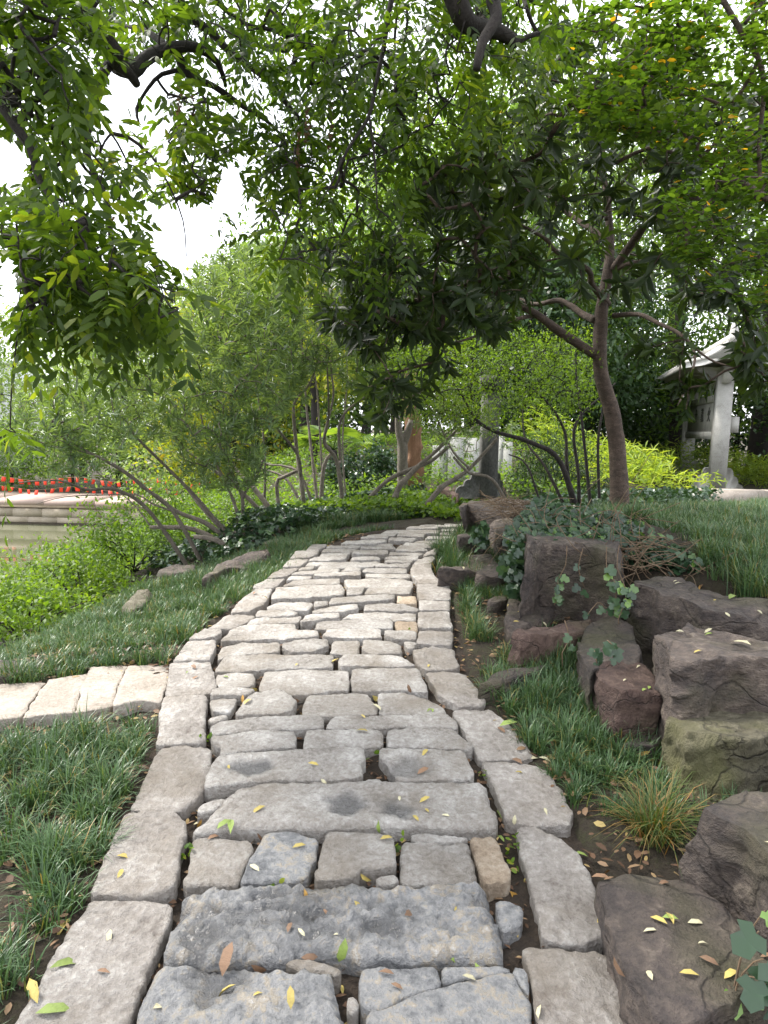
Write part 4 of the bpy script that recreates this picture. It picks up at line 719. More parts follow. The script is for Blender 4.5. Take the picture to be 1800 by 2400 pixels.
# ------------------------------------------------------------------ grass
def blades(P, n, L0, L1, wid, spread, lean=.9):
    m = len(P)*n; b = np.repeat(P, n, 0); az = R.uniform(0, 2*math.pi, m); b = b + np.c_[np.cos(az), np.sin(az), np.zeros(m)]*(R.uniform(0,1,m)*spread)[:,None]
    az = az + R.normal(0,.7,m); h = np.c_[np.cos(az), np.sin(az), np.zeros(m)]; sd = np.c_[-np.sin(az), np.cos(az), np.zeros(m)]
    L = R.uniform(L0, L1, m)*np.clip(1+.45*noise(b, 5, 31), .5, 1.5)*np.where(R.random(m) < .08, 1.3, 1); le = R.uniform(.25, 1.1, m)*lean; t = np.array([0,.35,.7,1.]); Vs = []
    for k, tk in enumerate(t):
        c = b + h*(L*le*tk**1.6*.85)[:,None]; c[:,2] += L*(tk*1.0 - le*.62*tk**2.3); wk = wid*(1-tk**2)*R.uniform(.8,1.2,m)
        Vs += [c - sd*wk[:,None], c + sd*wk[:,None]] if k < 3 else [c]
    V = np.stack(Vs, 1).reshape(-1,3); T = np.array([[0,1,3],[0,3,2],[2,3,5],[2,5,4],[4,5,6]])[None] + (np.arange(m)*7)[:,None,None]
    return V, T.reshape(-1,3), m
def grass(name, label, pts, n, L0, L1, wid, spread, mat='grass', hi=1.):
    P = np.c_[pts, gz(pts[:,0], pts[:,1])-.01]; V, T, m = blades(P, n, L0, L1, wid, spread)
    b = np.repeat(P, n, 0); a = np.clip(R.uniform(0,.98,m)*.7 + .3*(.5+.7*noise(b, 2.2, 5)), 0, 1); k_ = R.random(m) < .07; a[k_] = R.uniform(.93,1,k_.sum())
    return tag(mk(name, V, T, M[mat], None, {'var':np.repeat(a*hi, 7)}), label, 'grass', kind='stuff')
def keep(p, f, th, s=3): return p[noise(np.c_[p, np.zeros(len(p))], f, s) > th]
p = R.uniform((-2.7,.9),(-.7,3.75),(1500,2)); xl_ = np.interp(p[:,1], YK, XL); p = p[(p[:,0] < xl_-.045) & (p[:,1] < 3.6 - .26*(p[:,0]+1.0))]
p = p[off_slabs(p)]; p = keep(p, 2.6, -.75); grass('grass', 'dark green tufted grass on the lawn left of the near path', p, 38, .06, .155, .0024, .045)
p = R.uniform((-3.6,3.6),(.3,6.9),(4200,2)); xl_ = np.interp(p[:,1], YK, XL); d = xl_-p[:,0]; p = p[(d > np.where(p[:,1] > 5.5, .16, .04)) & (d < np.clip(2.1-.5*(p[:,1]-4), .8, 2.1)) & (p[:,1] > 3.75 - .22*(p[:,0]+1))]
p = p[off_slabs(p)]; p = keep(p, 2.4, -.95, 8); grass('grass', 'grass strip sloping from the path edge down to the bank rocks', p, 32, .055, .14, .0026, .05)
p = R.uniform((.4,1.9),(1.5,6.3),(1500,2)); xr_ = np.interp(p[:,1], YK, XR); d = p[:,0]-xr_; p = p[(d > .05+.04*R.random(len(p))) & (d < .62) & ((p[:,1] > 2.28) | (d < .2)) & ((p[:,1] < 3.95) | (p[:,1] > 4.45) | (d < .12)) & (p[:,1] > 2.1)]
p = keep(p, 2.4, -.45, 14); grass('grass', 'grass between the path and the boulders on the right', p, 34, .065, .16, .0025, .045)
tp = hit([(1610,1240),(1640,1330),(1830,1430),(1830,1185),(1600,1200),(1330,1170),(1250,1175),(1480,1225)])[:,:2]
p = sample(tp, 2600); p = p[in_poly(p, tp)]; grass('grass', 'lush grass covering the raised terrace on the right', p, 30, .09, .2, .003, .06)
p = R.uniform((2,4),(7,9.5),(1500,2)); p = p[~in_poly(p, tp) & (p[:,0] > 1.9)]; grass('grass', 'shaded grass around the broadleaf trunk on the terrace', p, 22, .07, .15, .003, .07)
fp = hit([(640,1285),(700,1240),(850,1195),(1000,1175),(1090,1180),(1090,1208),(960,1215),(880,1223),(760,1249),(690,1279)])[:,:2]
p = sample(fp, 900); grass('grass', 'shaggy grass fringe along the far bend of the path', p, 30, .07, .16, .003, .06)
p = np.array([hit([(1075,1260)])[0,:2], hit([(1050,1290)])[0,:2], hit([(1080,1300)])[0,:2], hit([(1060,1330)])[0,:2]]); p = np.repeat(p, 10, 0)+R.normal(0,.07,(40,2))
grass('grass', 'dense grass tuft spilling onto the path edge beside the narrow upright stone', p, 40, .12, .24, .003, .05)
c = on_path(px('D',[(1180,830)]))[0]; V, T, m = blades(np.array([[c[0]+dx, c[1]+dy, c[2]-.02] for dx, dy in R.normal(0,.03,(12,2))]), 26, .14, .28, .0022, .05, 1.25)
tag(mk('sedge_tuft', V, T, M['sedge'], None, {'var':np.repeat(R.uniform(0,1,m)**1.0, 7)}), 'orange and green sedge tuft at the foot of the mossy boulder', 'grass')
# ------------------------------------------------------------------ ivy
def ivy_cover(name, label, P, N, size, hi=1., lo=0., stems=None, mat='ivy', cat='ivy', kind='stuff'):
    n = len(P); D = unit(np.cross(N, rdir(n)) + R.normal(0,.2,(n,3)) - np.array([0,0,.35])); s = R.uniform(.55,1.2,n)*size
    V, T, per = leaves(P, D, unit(N+R.normal(0,.3,(n,3))), s, s*.95, IVY)
    return tag(mk(name, V, T, M[mat], None, {'var':var(n, per, lo, hi)}), label, cat, kind=kind)
UP = np.array([0,0,1.])
ip = hit([(330,1345),(420,1300),(540,1270),(620,1225),(720,1190),(880,1160),(1000,1165),(980,1185),(860,1205),(740,1240),(640,1280),(540,1310),(460,1330),(400,1360)])[:,:2]
q = sample(ip, 6500); z = gz(q[:,0], q[:,1]) + R.uniform(.02,1,len(q))**.7*(.2+.12*noise(np.c_[q, q[:,0]*0], 1.5, 6)); ivy_cover('ivy', 'dark ivy mounds around the oleander stems left of the path', np.c_[q, z], unit(UP+R.normal(0,.35,(len(q),3))), .06, .97)
# ivy over the tall dark boulder: top mat, then curtains
q = sample(px('R5',[(640,330),(760,170),(900,60),(1100,130),(1300,160),(1500,180),(1640,240),(1640,330),(1500,400),(1350,420),(1150,440),(950,430),(800,450),(680,520)]), 2600)
Yq = np.interp(q[:,1], [1165,1210,1250,1290,1330], [5.7,5.1,4.7,4.4,4.35]) + R.normal(0,.05,len(q)); Yq = np.minimum(Yq, hit(q)[:,1]-R.uniform(.03,.15,len(q))); P = at_y(q, Yq)
ivy_cover('ivy', 'bluish green ivy mat over the top of the tall dark boulder', P, unit(np.array([0,-.7,.8])+R.normal(0,.4,(len(P),3))), .056, .96, cat='ivy', kind='stuff')
q = np.concatenate([sample(px('R5',[(620,520),(760,430),(820,520),(800,700),(720,800),(640,800),(600,640)]), 260), sample(px('R5',[(380,280),(460,250),(480,420),(400,440),(350,400)]), 70)])
P = at_y(q, np.where(q[:,0] > 1160, 4.25, 5.4)+R.normal(0,.06,len(q))); ivy_cover('ivy', 'ivy curtain hanging left of the tall dark boulder', P, unit(np.array([-.2,-.9,.3])+R.normal(0,.35,(len(P),3))), .05, .9)
def vine(code, pts, Y, leafn, label, lm=.055, hi=1., lo=.5):
    P = br(code, pts, Y); r_ = thing('ivy_vine', label, 'ivy', group='trailing ivy vines on the boulders'); S_, _ = smooth_line(P, np.ones(len(P)), .02)
    mk('stem', *tube(P, np.full(len(P), .0026), 5), M['dead'], r_, smooth=True)
    for k in range(leafn):
        b = S_[R.integers(len(S_)//4, len(S_))]+R.normal(0,.015,3); s = lm*R.uniform(.6,1.15)
        V, T, per = leaves(b[None], unit(np.array([[R.normal(0,.6),-.3,-.5]])), unit(np.array([[R.normal(0,.3),-1,.4]])), s, s*.95, IVY); mk('leaf', V, T, M['ivy'], r_, {'var':var(1, per, lo, hi)})
vine('R5',[(1090,430),(1080,580),(1020,700),(1030,820),(990,890)],4.1,9,'ivy vine dangling in front of the middle of the tall dark boulder')
vine('R5',[(1215,450),(1180,590),(1200,680),(1225,755)],4.1,4,'thin ivy vine hanging down the right of the tall dark boulder', lo=.1)
vine('R5',[(1400,440),(1400,620),(1470,720),(1470,850),(1500,930)],3.75,13,'leafy ivy vine trailing beside the left end of the long boulder')
vine('R5',[(1500,420),(1480,600),(1560,800),(1490,1000),(1510,1120)],3.7,9,'long ivy vine falling to the brown boulder below', lo=.2)
vine('R5',[(1560,880),(1450,930),(1380,900),(1330,870),(1240,980)],3.8,2,'bare curling ivy runner at the foot of the tall boulder', lo=.2)
vine('F',[(780,560),(800,640),(770,700),(775,790)],3.45,5,'short ivy sprig on the face of the wide reddish block')
vine('R6',[(180,940),(170,870),(160,830)],3.1,6,'small bright ivy sprig on the brown boulder', .045)
vine('R6',[(350,900),(330,800),(270,740)],3.05,6,'bluish ivy sprig above the reddish block', .055, .8, .3)
q = sample(px('R6',[(200,-80),(700,-90),(1000,60),(1060,180),(900,190),(600,150),(300,150)]), 480); P = hit(q); P[:,2] += R.uniform(.02,.08,len(P)); ivy_cover('ivy', 'sparse ivy leaves among the dry vines beside the terrace grass', P, unit(np.array([0,-.4,.9])+R.normal(0,.4,(len(P),3))), .05, .95)
# dry vine stems on the mound
parts = []
for k in range(170):
    c = sample(px('R5',[(700,200),(900,160),(1300,190),(1659,210),(1659,640),(1560,640),(1400,500),(1150,400),(800,420)]), 1)[0]; Yc = float(np.interp(c[1], [1180,1210,1250,1290,1350], [5.5,5.1,4.7,4.35,4.1]))
    a = at_y([c], Yc)[0]; d = unit(R.normal(0,1,3)*np.array([1,.6,.5])-np.array([0,0,.3])); L = R.uniform(.15,.5); parts.append(tube([a, a+d*L*.5+R.normal(0,.04,3), a+d*L+R.normal(0,.06,3)], [.003,.0028,.002], 4))
for k in range(70):
    c = sample(px('R6',[(300,-40),(900,-60),(1050,120),(1000,230),(700,190),(450,205)]), 1)[0]; a = hit([c])[0]+(0,0,.03); d = unit(R.normal(0,1,3)*np.array([1,.8,.18])); L = R.uniform(.12,.4); parts.append(tube([a, a+d*L*.5+R.normal(0,.03,3)*np.array([1,1,.5])+(0,0,.02), a+d*L], [.003,.0028,.002], 4))
DRYV = cat_(parts); parts = []
for k in range(260):
    c = sample(px('R5',[(450,80),(600,60),(800,80),(900,170),(740,190),(560,200)]), 1)[0]; a = at_y([c], 5.7 + R.uniform(-.15,.3))[0]; d = unit(R.normal(0,1,3)*np.array([1,1,.25])); parts.append(tube([a, a+d*.06, a+d*R.uniform(.1,.22)], [.002,.002,.0015], 3))
tag(mk('dry_vines', *DRYV, M['dead']), 'tangle of dry brown vine stems over the boulder mound', 'vines', kind='stuff')
tag(mk('dry_needles', *cat_(parts), M['dead']), 'heap of dry needles and twigs on the overhanging boulder', 'twigs', kind='stuff')
# big ivy sprig in the near right corner
r_ = thing('ivy_plant', 'large leaved ivy sprig in the lower right corner', 'ivy')
c0 = on_path(px('B',[(1480,960)]))[0]
for k, (x, y, s, v) in enumerate([(1500,770,.05,1),(1560,760,.045,.97),(1480,830,.05,.97),(1620,520,.07,.5),(1640,640,.075,.6),(1600,720,.06,.35),(1620,800,.07,.4),(1580,880,.07,.3),(1350,830,.028,1),(1340,900,.035,.8),(1400,830,.04,.35),(1540,860,.03,1),(1645,430,.035,1),(1390,900,.05,.5),(1659,700,.07,.5)]):
    d = ray(px('B',[(x,y)]))[0]; b = O + d*(1.52+R.uniform(-.05,.05))/d[1]; b[2] = max(b[2], c0[2]+.08)
    V, T, per = leaves(b[None], unit(np.array([[R.normal(0,.5),-.5,-.5]])), unit(np.array([[R.normal(0,.3),-.7,.8]])), s*1.1, s, IVY); mk('leaf', V, T, M['ivy'], r_, {'var':np.full(per, v)})
    mk('stem', *tube([c0+(0,0,-.02), (c0+b)/2+(0,.02,.04), b], [.003,.0022,.0015], 5), M['dead'], r_, smooth=True)
# ------------------------------------------------------------------ low shrubs on the pond bank
def bush(label, c, rx, ry, h, n, mat, size, aspect=.45, group=None, tm=SMALL, stems=9, name='bank_shrub', openness=.75):
    c = np.array([c[0], c[1], float(gz(c[0], c[1]))]); tips = rdir(stems*9)*R.uniform(.35,1,(stems*9,1))**.6; tips[:,2] = np.abs(tips[:,2]); tips = c + tips*np.array([rx,ry,h])
    st = [('stem', np.array([c+R.normal(0,.06,3)*np.array([1,1,0])-(0,0,.05), c+(tips[k]-c)*.55+(0,0,.1*h), tips[k]]), [.012,.008,.004]) for k in range(stems)]
    tw, ax = grow(skel_of([s[1] for s in st]), tips, .0018, .008, .1, 3)
    k = n//len(tips); LP = np.repeat(tips, k, 0) + R.normal(0,.12,(len(tips)*k,3))*np.array([rx,ry,h])*1.2*openness; s = R.uniform(.6,1.25,len(LP)); LP[:,2] = np.maximum(LP[:,2], gz(LP[:,0], LP[:,1])+.01)
    V, T, per = leaves(LP, rdir(len(LP))+np.array([0,0,.15]), unit(UP+R.normal(0,.55,(len(LP),3))), size*s, size*aspect*s, tm)
    return tree_obj(label, 'shrub', name, st, M['bark_dark'], group=group, crown=(V, T, var(len(LP), per, 0, 1, LP), M[mat]), twigs=tw, sides=5)
for k, (x, y, Yd, rx, h, n, lb) in enumerate([(60,1480,5.6,.75,.75,4200,'bright green bank shrub above the flagstones at the left edge'),(200,1440,6.6,.8,.8,4200,'loose green shrub on the bank beside the pointed olive boulder'),(90,1380,7.6,.9,1.0,4200,'spreading green shrub at the pond edge on the far left'),(320,1350,8.0,.85,1.2,4600,'tall twiggy green shrub under the leaning oleander stems'),(440,1270,9.6,1.0,1.25,4200,'light green shrub between the pond and the oleander base'),(560,1240,11.0,1.2,1.0,3800,'pale green shrub beyond the leaning oleander stems'),(210,1330,9.4,.9,.9,3400,'low green shrub overhanging the pond reflection')]):
    a = at_y([(x,y)], Yd)[0]; bush(lb, (a[0], a[1]), rx, rx*.8, h*.8, n, 'bush', .05, .5, 'green shrubs on the pond bank', OVAL)
# sunlit ground cover in the middle distance and bamboo by the gate
def cover(name, label, poly, n, h0, h1, L, W, mat, tm, cat='ground cover'):
    q = sample(poly, n); q = q[np.hypot(q[:,0]-6.3, q[:,1]-12.9) > 1.15]; n = len(q); b = gz(q[:,0], q[:,1]); hh = (h0 + (h1-h0)*(.5+.8*noise(np.c_[q, q[:,0]*0], .7, 9)))*R.uniform(0,1,n)**.6; P = np.c_[q, b+np.maximum(hh,.01)]
    fr = in_poly(to_px(P), [(1575,930),(1665,930),(1665,1108),(1575,1108)]) & (P[:,1] < 17); P = P[~fr]; n = len(P)
    s = R.uniform(.6,1.3,n); V, T, per = leaves(P, rdir(n)*np.array([1,1,.6])+np.array([0,0,.1]), unit(UP+R.normal(0,.5,(n,3))), L*s, W*s, tm)
    return tag(mk(name, V, T, M[mat], None, {'var':var(n, per, 0, 1, P)}), label, cat, kind='stuff')
cover('ground_cover', 'sunlit pale green ground cover on the slope beyond the path', [(-4.5,10.5),(2.6,9.4),(3.5,12),(3,18),(-6,18)], 26000, .15,.45,.07,.035,'bush',SMALL)
cover('ground_cover', 'bright ivy ground cover at the far side of the path bend', [(-1.2,8.6),(1.6,7.6),(2.2,9.6),(-1.5,10.6)], 7000, .05,.22,.06,.05,'bush',OVAL)
cover('dwarf_bamboo', 'sunlit dwarf bamboo thicket around the white stone gate', [(2.8,11.3),(5.6,11.6),(5.6,15.2),(8.0,15.6),(8.2,13.2),(13,12.4),(14,19),(3,19)], 21000, .4,1.0,.17,.024,'bamboo',LANCE)
cover('ground_cover', 'dark low leaves at the foot of the fine leaved shrub', [(1.4,7.2),(3.0,7.6),(4.3,9.0),(4.0,10.2),(1.8,9.5)], 6000, .08,.25,.06,.05,'ivy',OVAL)
cover('ground_cover', 'green undergrowth on the far pond shore', [(-7.6,12),(-5,11),(-4,27),(-7.4,27)], 16000, .3,.9,.11,.05,'bush',SMALL)
bush('dense dark evergreen bush right of the white gate', (7.6,11.6), 1.2, .9, 2.6, 9000, 'bgd', .075, .5, None, OVAL, 10, 'evergreen_bush')
bush('feathery dark green bush behind the grey stone pillar', (2.6,10.6), .8, .6, 1.0, 5200, 'bgd', .08, .2, None, LANCE, 8, 'evergreen_bush')
bush('rounded dark ivy bush in the sunlit slope', (-.3,11.6), .8, .5, .75, 3500, 'ivy', .06, .8, None, OVAL, 8, 'ivy_bush')
# fan palm in the middle distance
r_ = thing('fan_palm', 'fan palm behind the tall oleander shrub', 'palm'); pc = at_y(px('Z3',[(1440,930)]), 12.5)[0]; mk('trunk', *tube([[pc[0],pc[1],gz(pc[0],pc[1])-.1], pc+(0,0,-.1), pc], [.09,.08,.06], 9, .2), M['bark_dark'], r_, smooth=True)
for k in range(9):
    a = k*.7; d = np.array([math.cos(a), math.sin(a)*.7, R.uniform(.0,.9)]); e = pc+unit(d)*R.uniform(.4,.6); mk('stalk', *tube([pc, (pc+e)/2+(0,0,.06), e], [.012,.01,.007], 5), M['nandina'], r_, {'var':np.full(0,0)} if False else None, smooth=True)
    n = 22; f = unit(d); s_v = unit(np.cross(f, UP)); an = np.linspace(-1.5,1.5,n); DD = f*np.cos(an)[:,None]+s_v*np.sin(an)[:,None]-np.array([0,0,.25]); V, T, per = leaves(np.repeat(e[None],n,0), DD, np.repeat(np.cross(s_v,f)[None],n,0), .42, .03, LANCE); mk('frond', V, T, M['bg1'], r_, {'var':var(n, per, .3, .9)})
# ------------------------------------------------------------------ white stone gate
def flat_hit(p, z): d = ray([p])[0]; return O + d*((z-EYE)/d[2])
gb = flat_hit((1678,1152), .32); ga = flat_hit((1606,1122), .32); gu = unit((ga-gb)*np.array([1,1,0])); gv = np.array([-gu[1], gu[0], 0.]); span = np.linalg.norm((ga-gb)[:2]); grz = math.atan2(gu[1], gu[0])
G0 = gb
def gpt(u, v, z): return G0*np.array([1,1,0]) + gu*u + gv*v + np.array([0,0,z])
gate = thing('stone_gate', 'pale carved stone gate with tiled roof standing among dwarf bamboo', 'gate')
def prism(outline, mid, axis_a, axis_n, thick):
    """outline in (a, z) extruded along axis_n"""
    outline = np.asarray(outline, float); n = len(outline); A = mid + outline[:,:1]*axis_a + outline[:,1:]*UP
    V = np.concatenate([A-axis_n*thick/2, A+axis_n*thick/2]); T = []
    res = geometry.tessellate_polygon([[Vector((q[0], q[1], 0)) for q in outline]])
    for t3 in res: T.append(list(t3)); T.append([t3[2]+n, t3[1]+n, t3[0]+n])
    for k in range(n): j = (k+1)%n; T += [[k,j,j+n],[k,j+n,k+n]]
    return V, np.array(T)
def scallop(w, h):        # stepped cloud profile of a pillar-hugging drum stone
    out = [(0,0),(0,h)]; 
    for cx, cz, r in ((.18*w,.80*h,.19*h),(.46*w,.52*h,.2*h),(.74*w,.22*h,.25*h)):
        out += [(cx + r*math.sin(a)*w/h*1.0, cz + r*math.cos(a)) for a in np.linspace(-.2, 1.6, 6)]
    return out + [(w,0)]
PW = .30
for u in (0, span):
    mk('pillar', *box(gpt(u,0,1.4), (PW,PW,2.7), grz), M['gate_stone'], gate)
    for sg in (1,-1): mk('drum_stone', *prism([(sg*(a+PW/2), z) for a, z in scallop(.36,.62)], gpt(u,0,.2), gv, gu, .2), M['gate_stone'], gate)
mk('plinth', *box(gpt(span/2,0,.2), (span+1.2,1.3,.2), grz), M['gate_stone'], gate)
mk('name_panel', *box(gpt(span/2,0,1.86), (span-PW-.006,.12,.62), grz), M['gate_stone'], gate)
for z, h in ((1.47,.16),(2.25,.14)): mk('lintel', *box(gpt(span/2,0,z), (span-PW-.006,.2,h), grz), M['gate_stone'], gate)
mk('side_tablet', *box(gpt(0,-.24,1.7), (.1,.17,.32), grz), M['gate_stone'], gate)
for k in range(7):
    for sg in (1,-1): mk('bracket', *prism([(sg*.08,0),(sg*.08,.3),(sg*.55,.3),(sg*.5,.2),(sg*.32,.17),(sg*.22,.05)], gpt(.1+(span-.2)*k/6,0,2.56), gv, gu, .12), M['gate_stone'], gate)
mk('roof_beam', *box(gpt(span/2,0,2.7), (span+.5,.16,.34), grz), M['gate_stone'], gate)
DZR = .22
prof = [(a_*.86, z_+DZR) for a_, z_ in [(-1.02,2.66),(-.95,2.67),(-.6,2.74),(-.3,2.88),(-.06,3.08),(.06,3.08),(.3,2.88),(.6,2.74),(.95,2.67),(1.02,2.66),(1.02,2.56),(.6,2.62),(.2,2.74),(-.2,2.74),(-.6,2.62),(-1.02,2.56)]]
roof = mk('roof', *prism(prof, gpt(span/2,0,0), gv, gu, span+1.4), M['gate_stone'], gate)
for sg in (1,-1):
    for k in range(18): mk('roof_tile', *tube([gpt(-.6+(span+1.2)*k/17, sg*.09, 3.29), gpt(-.6+(span+1.2)*k/17, sg*.26, 3.12), gpt(-.6+(span+1.2)*k/17, sg*.52, 2.98), gpt(-.6+(span+1.2)*k/17, sg*.86, 2.90)], [.04]*4, 6, step=.3), M['gate_stone'], roof)
mk('ridge', *box(gpt(span/2,0,3.36), (span+1.3,.16,.16), grz), M['gate_stone'], gate)
for u in (-.55, span+.55): mk('ridge_finial', *tube([gpt(u,0,3.3), gpt(u,0,3.5), gpt(u+.05,0,3.62), gpt(u+.12,0,3.58)], [.09,.08,.05,.02], 8), M['gate_stone'], gate, smooth=True)
for k, ch in enumerate('士義火'):
    tc = bpy.data.curves.new('letter', 'FONT'); tc.body = ch; tc.size = .34; tc.extrude = .006; tc.align_x = 'CENTER'; tc.align_y = 'CENTER'
    to = bpy.data.objects.new('letter', tc); COL.objects.link(to); tc.materials.append(M['ink']); to.parent = gate
    to.location = (0,0,0); me_ = bpy.data.meshes.new_from_object(to.evaluated_get(bpy.context.evaluated_depsgraph_get())); bpy.data.objects.remove(to); to = bpy.data.objects.new('letter', me_); COL.objects.link(to); to.parent = gate
    to.matrix_world = Matrix.Translation(Vector(gpt(span*(.66-.2*k), .068, 1.9))) @ Matrix((Vector(-gu), Vector(UP), Vector(gv))).transposed().to_4x4()
# ------------------------------------------------------------------ grey pillar and pale memorial
PY = 9.7
a, b = at_y([(1123,1148),(1161,1148)], PY); wpx = b[0]-a[0]; pc = (a+b)/2; XA = np.array([1.,0,0]); YA = np.array([0,1.,0])
pil = thing('stone_pillar', 'dark weathered square stone pillar with scalloped drum stones', 'pillar')
mk('pillar', *box((pc[0],PY,pc[2]+.5), (wpx,wpx,1.7), .05), M['pillar_stone'], pil)
for sg, w_ in ((-1,.3),(1,.13)): mk('drum_stone', *prism([(sg*(q+wpx/2), z) for q, z in scallop(w_*1.1,.36)], np.array([pc[0],PY,pc[2]-.12]), XA, YA, .16), M['pillar_stone'], pil)
mk('beam', *box((pc[0],PY,pc[2]+1.44), (wpx*1.3,wpx*1.3,.2), .05), M['pillar_stone'], pil)
MY = 12.6
mem = thing('memorial_wall', 'pale stone memorial wall shining behind the weathered pillar', 'wall')
for x0, x1, yt, dy in ((1014,1049,1044,.05),(1050,1082,1024,0.),(1083,1124,1026,.03),(1160,1176,1022,.0)):
    q = at_y([(x0,yt),(x1,1160)], MY+dy); mk('panel', *box(((q[0,0]+q[1,0])/2, MY+dy, (q[0,2]+q[1,2])/2-.2), (q[1,0]-q[0,0]-.012, .22, q[0,2]-q[1,2]+.4)), M['memorial'], mem)
q = at_y([(1177,1035),(1192,1160)], MY); mk('pillar', *box(((q[0,0]+q[1,0])/2, MY-.04, (q[0,2]+q[1,2])/2-.2), (q[1,0]-q[0,0], .3, q[0,2]-q[1,2]+.4)), M['memorial'], mem)
mk('drum_stone', *prism([(v, z) for v, z in scallop(.16,.5)], np.array([q[1,0]+.004, MY-.04, q[1,2]-.02]), XA, YA, .2), M['memorial'], mem)
mk('plinth', *box((at_y([(1110,1160)],MY)[0,0], MY-.1, q[1,2]-.12), (1.9,.6,.22)), M['memorial'], mem)
b_ = hit([(965,1172)])[0]; 
boulder('rounded reddish rock in the sunlit ivy left of the pillar','Z6',[(530,1040),(600,1010),(680,1015),(730,1060),(720,1100),(640,1060)], (660,1150),(660,1080), mat='rock_red', Y0=9.4, maxd=.4, group=None)
# ------------------------------------------------------------------ terrace paving and kerb at the right
kb = hit([(1640,1180)])[0]; kz = float(gz(kb[0]+1, kb[1]))
kerb = thing('stone_kerb', 'low rough granite kerb in front of the white gate', 'kerb')
for k in range(4): mk('kerb_stone', *box((kb[0]+.55+k*1.12, kb[1]+.2-.03*k, kz+.06), (1.105,.3,.36), -.03), M['kerb'], kerb)
tpv = tag(mk('terrace_path', *(lambda P: (np.c_[P, gz(P[:,0],P[:,1])+.012], [[0,1,2,3]]))(hit([(1560,1215),(1900,1228),(1900,1196),(1600,1199)])[:,:2]), M['soil']), 'strip of grey paving on the raised terrace', 'path', kind='structure')
tq = hit([(1590,1211),(1900,1225),(1900,1199),(1610,1200)])[:,:2]
for k in range(7):
    u0, u1 = k/7+.006, (k+1)/7-.006
    for v0, v1 in ((.03,.48),(.53,.97)):
        f = lambda u, v: (tq[0]*(1-u)+tq[1]*u)*(1-v) + (tq[3]*(1-u)+tq[2]*u)*v
        Pq = np.array([f(u0,v0), f(u1,v0), f(u1,v1), f(u0,v1)]); zc = float(gz(*Pq.mean(0)))+.035
        stone(np.c_[Pq, np.zeros(4)], M['stone_edge'], tpv, 'paving_stone', .003, zf=lambda y, a=zc: np.full(np.shape(y), a), lift=0, thick=.08)
# ------------------------------------------------------------------ pond terrace with flags
DY, WZ = 28.4, -2.72
dk = thing('pond_terrace', 'stone terrace with a pinkish coping along the far side of the pond', 'terrace')
for k in range(12): mk('coping_slab', *box((-27+k*2.05, DY+1.5, -1.85), (2.04,3.2,.2)), M['deck'], dk)
for r in range(2):
    for k in range(20): mk('stone_block', *box((-27+k*1.2+(.6 if r else 0), DY+.4+.006*((k*7+r)%3), WZ+.12+.33*r), (1.185,.8,.318)), M['wall_block'], dk)
mk('wall_core', *box((-15.8, DY+1.0, -2.5), (24,.9,1.0)), M['wall_block'], dk)
for fs, (p0, p1, n, lb) in enumerate([((-10,1116),(545,1124),30,'upper string of small red flags across the pond'),((-10,1138),(545,1146),30,'lower string of small red flags across the pond'),((552,1132),(665,1105),9,'short string of red flags rising behind the oleander stems')]):
    a, b = at_y([p0, p1], [DY+1.0+.5*fs]*2); r_ = thing('flag_string', lb, 'flags', group='red flag strings'); tt = np.linspace(0,1,n); P = a+(b-a)*tt[:,None]; P[:,2] -= .16*np.sin(tt*math.pi*3)**2
    mk('cord', *tube(P, np.full(n,.008), 4, smooth=False), M['dead'], r_)
    for e in (0, n//2, n-1): mk('post', *tube([[P[e,0], P[e,1]+.03, -1.78 if fs < 2 else P[e,2]-1.6], [P[e,0], P[e,1]+.03, P[e,2]+.05]], [.025,.022], 6, smooth=False), M['bark_grey'], r_)
    for q in P:
        w_, h_ = .16*R.uniform(.85,1.15), .2; an = R.normal(0,.5); dx = np.array([math.cos(an), math.sin(an), 0])*w_/2; sw = np.array([R.normal(0,.04), R.normal(0,.06), 0])
        V = np.array([q-dx, q+dx, q-dx*1.0+sw*.5-(0,0,h_*.5), q+dx+sw*.5-(0,0,h_*.5)+(0,.02,0), q-dx+sw-(0,0,h_), q+dx+sw-(0,0,h_)]); V = np.concatenate([V, V+(0,.006,0)])
        F4 = np.array([[0,1,3,2],[2,3,5,4],[6,8,9,7],[8,10,11,9],[0,6,7,1],[4,5,11,10],[0,2,8,6],[2,4,10,8],[1,7,9,3],[3,9,11,5]]); mk('flag', V, F4, M['flag'], r_)
bl = thing('building', 'white building glimpsed between trees at the far left', 'building'); bx_ = at_y([(30,1010)], 46)[0]
mk('wall', *box((bx_[0]-2.2, 47, 1.6), (6,3,6.5)), M['paint'], bl)
for k in range(3):
    for j in range(2): wn = mk('window', *box((bx_[0]-3.6+k*1.5, 45.47, .8+j*2.4), (.9,.08,1.3)), M['paint'], bl); mk('pane', *box((bx_[0]-3.6+k*1.5, 45.42, .8+j*2.4), (.74,.04,1.14)), M['glass'], wn)
mk('roof', *box((bx_[0]-2.2, 47, 4.98), (6.4,3.4,.25)), M['paint'], bl)
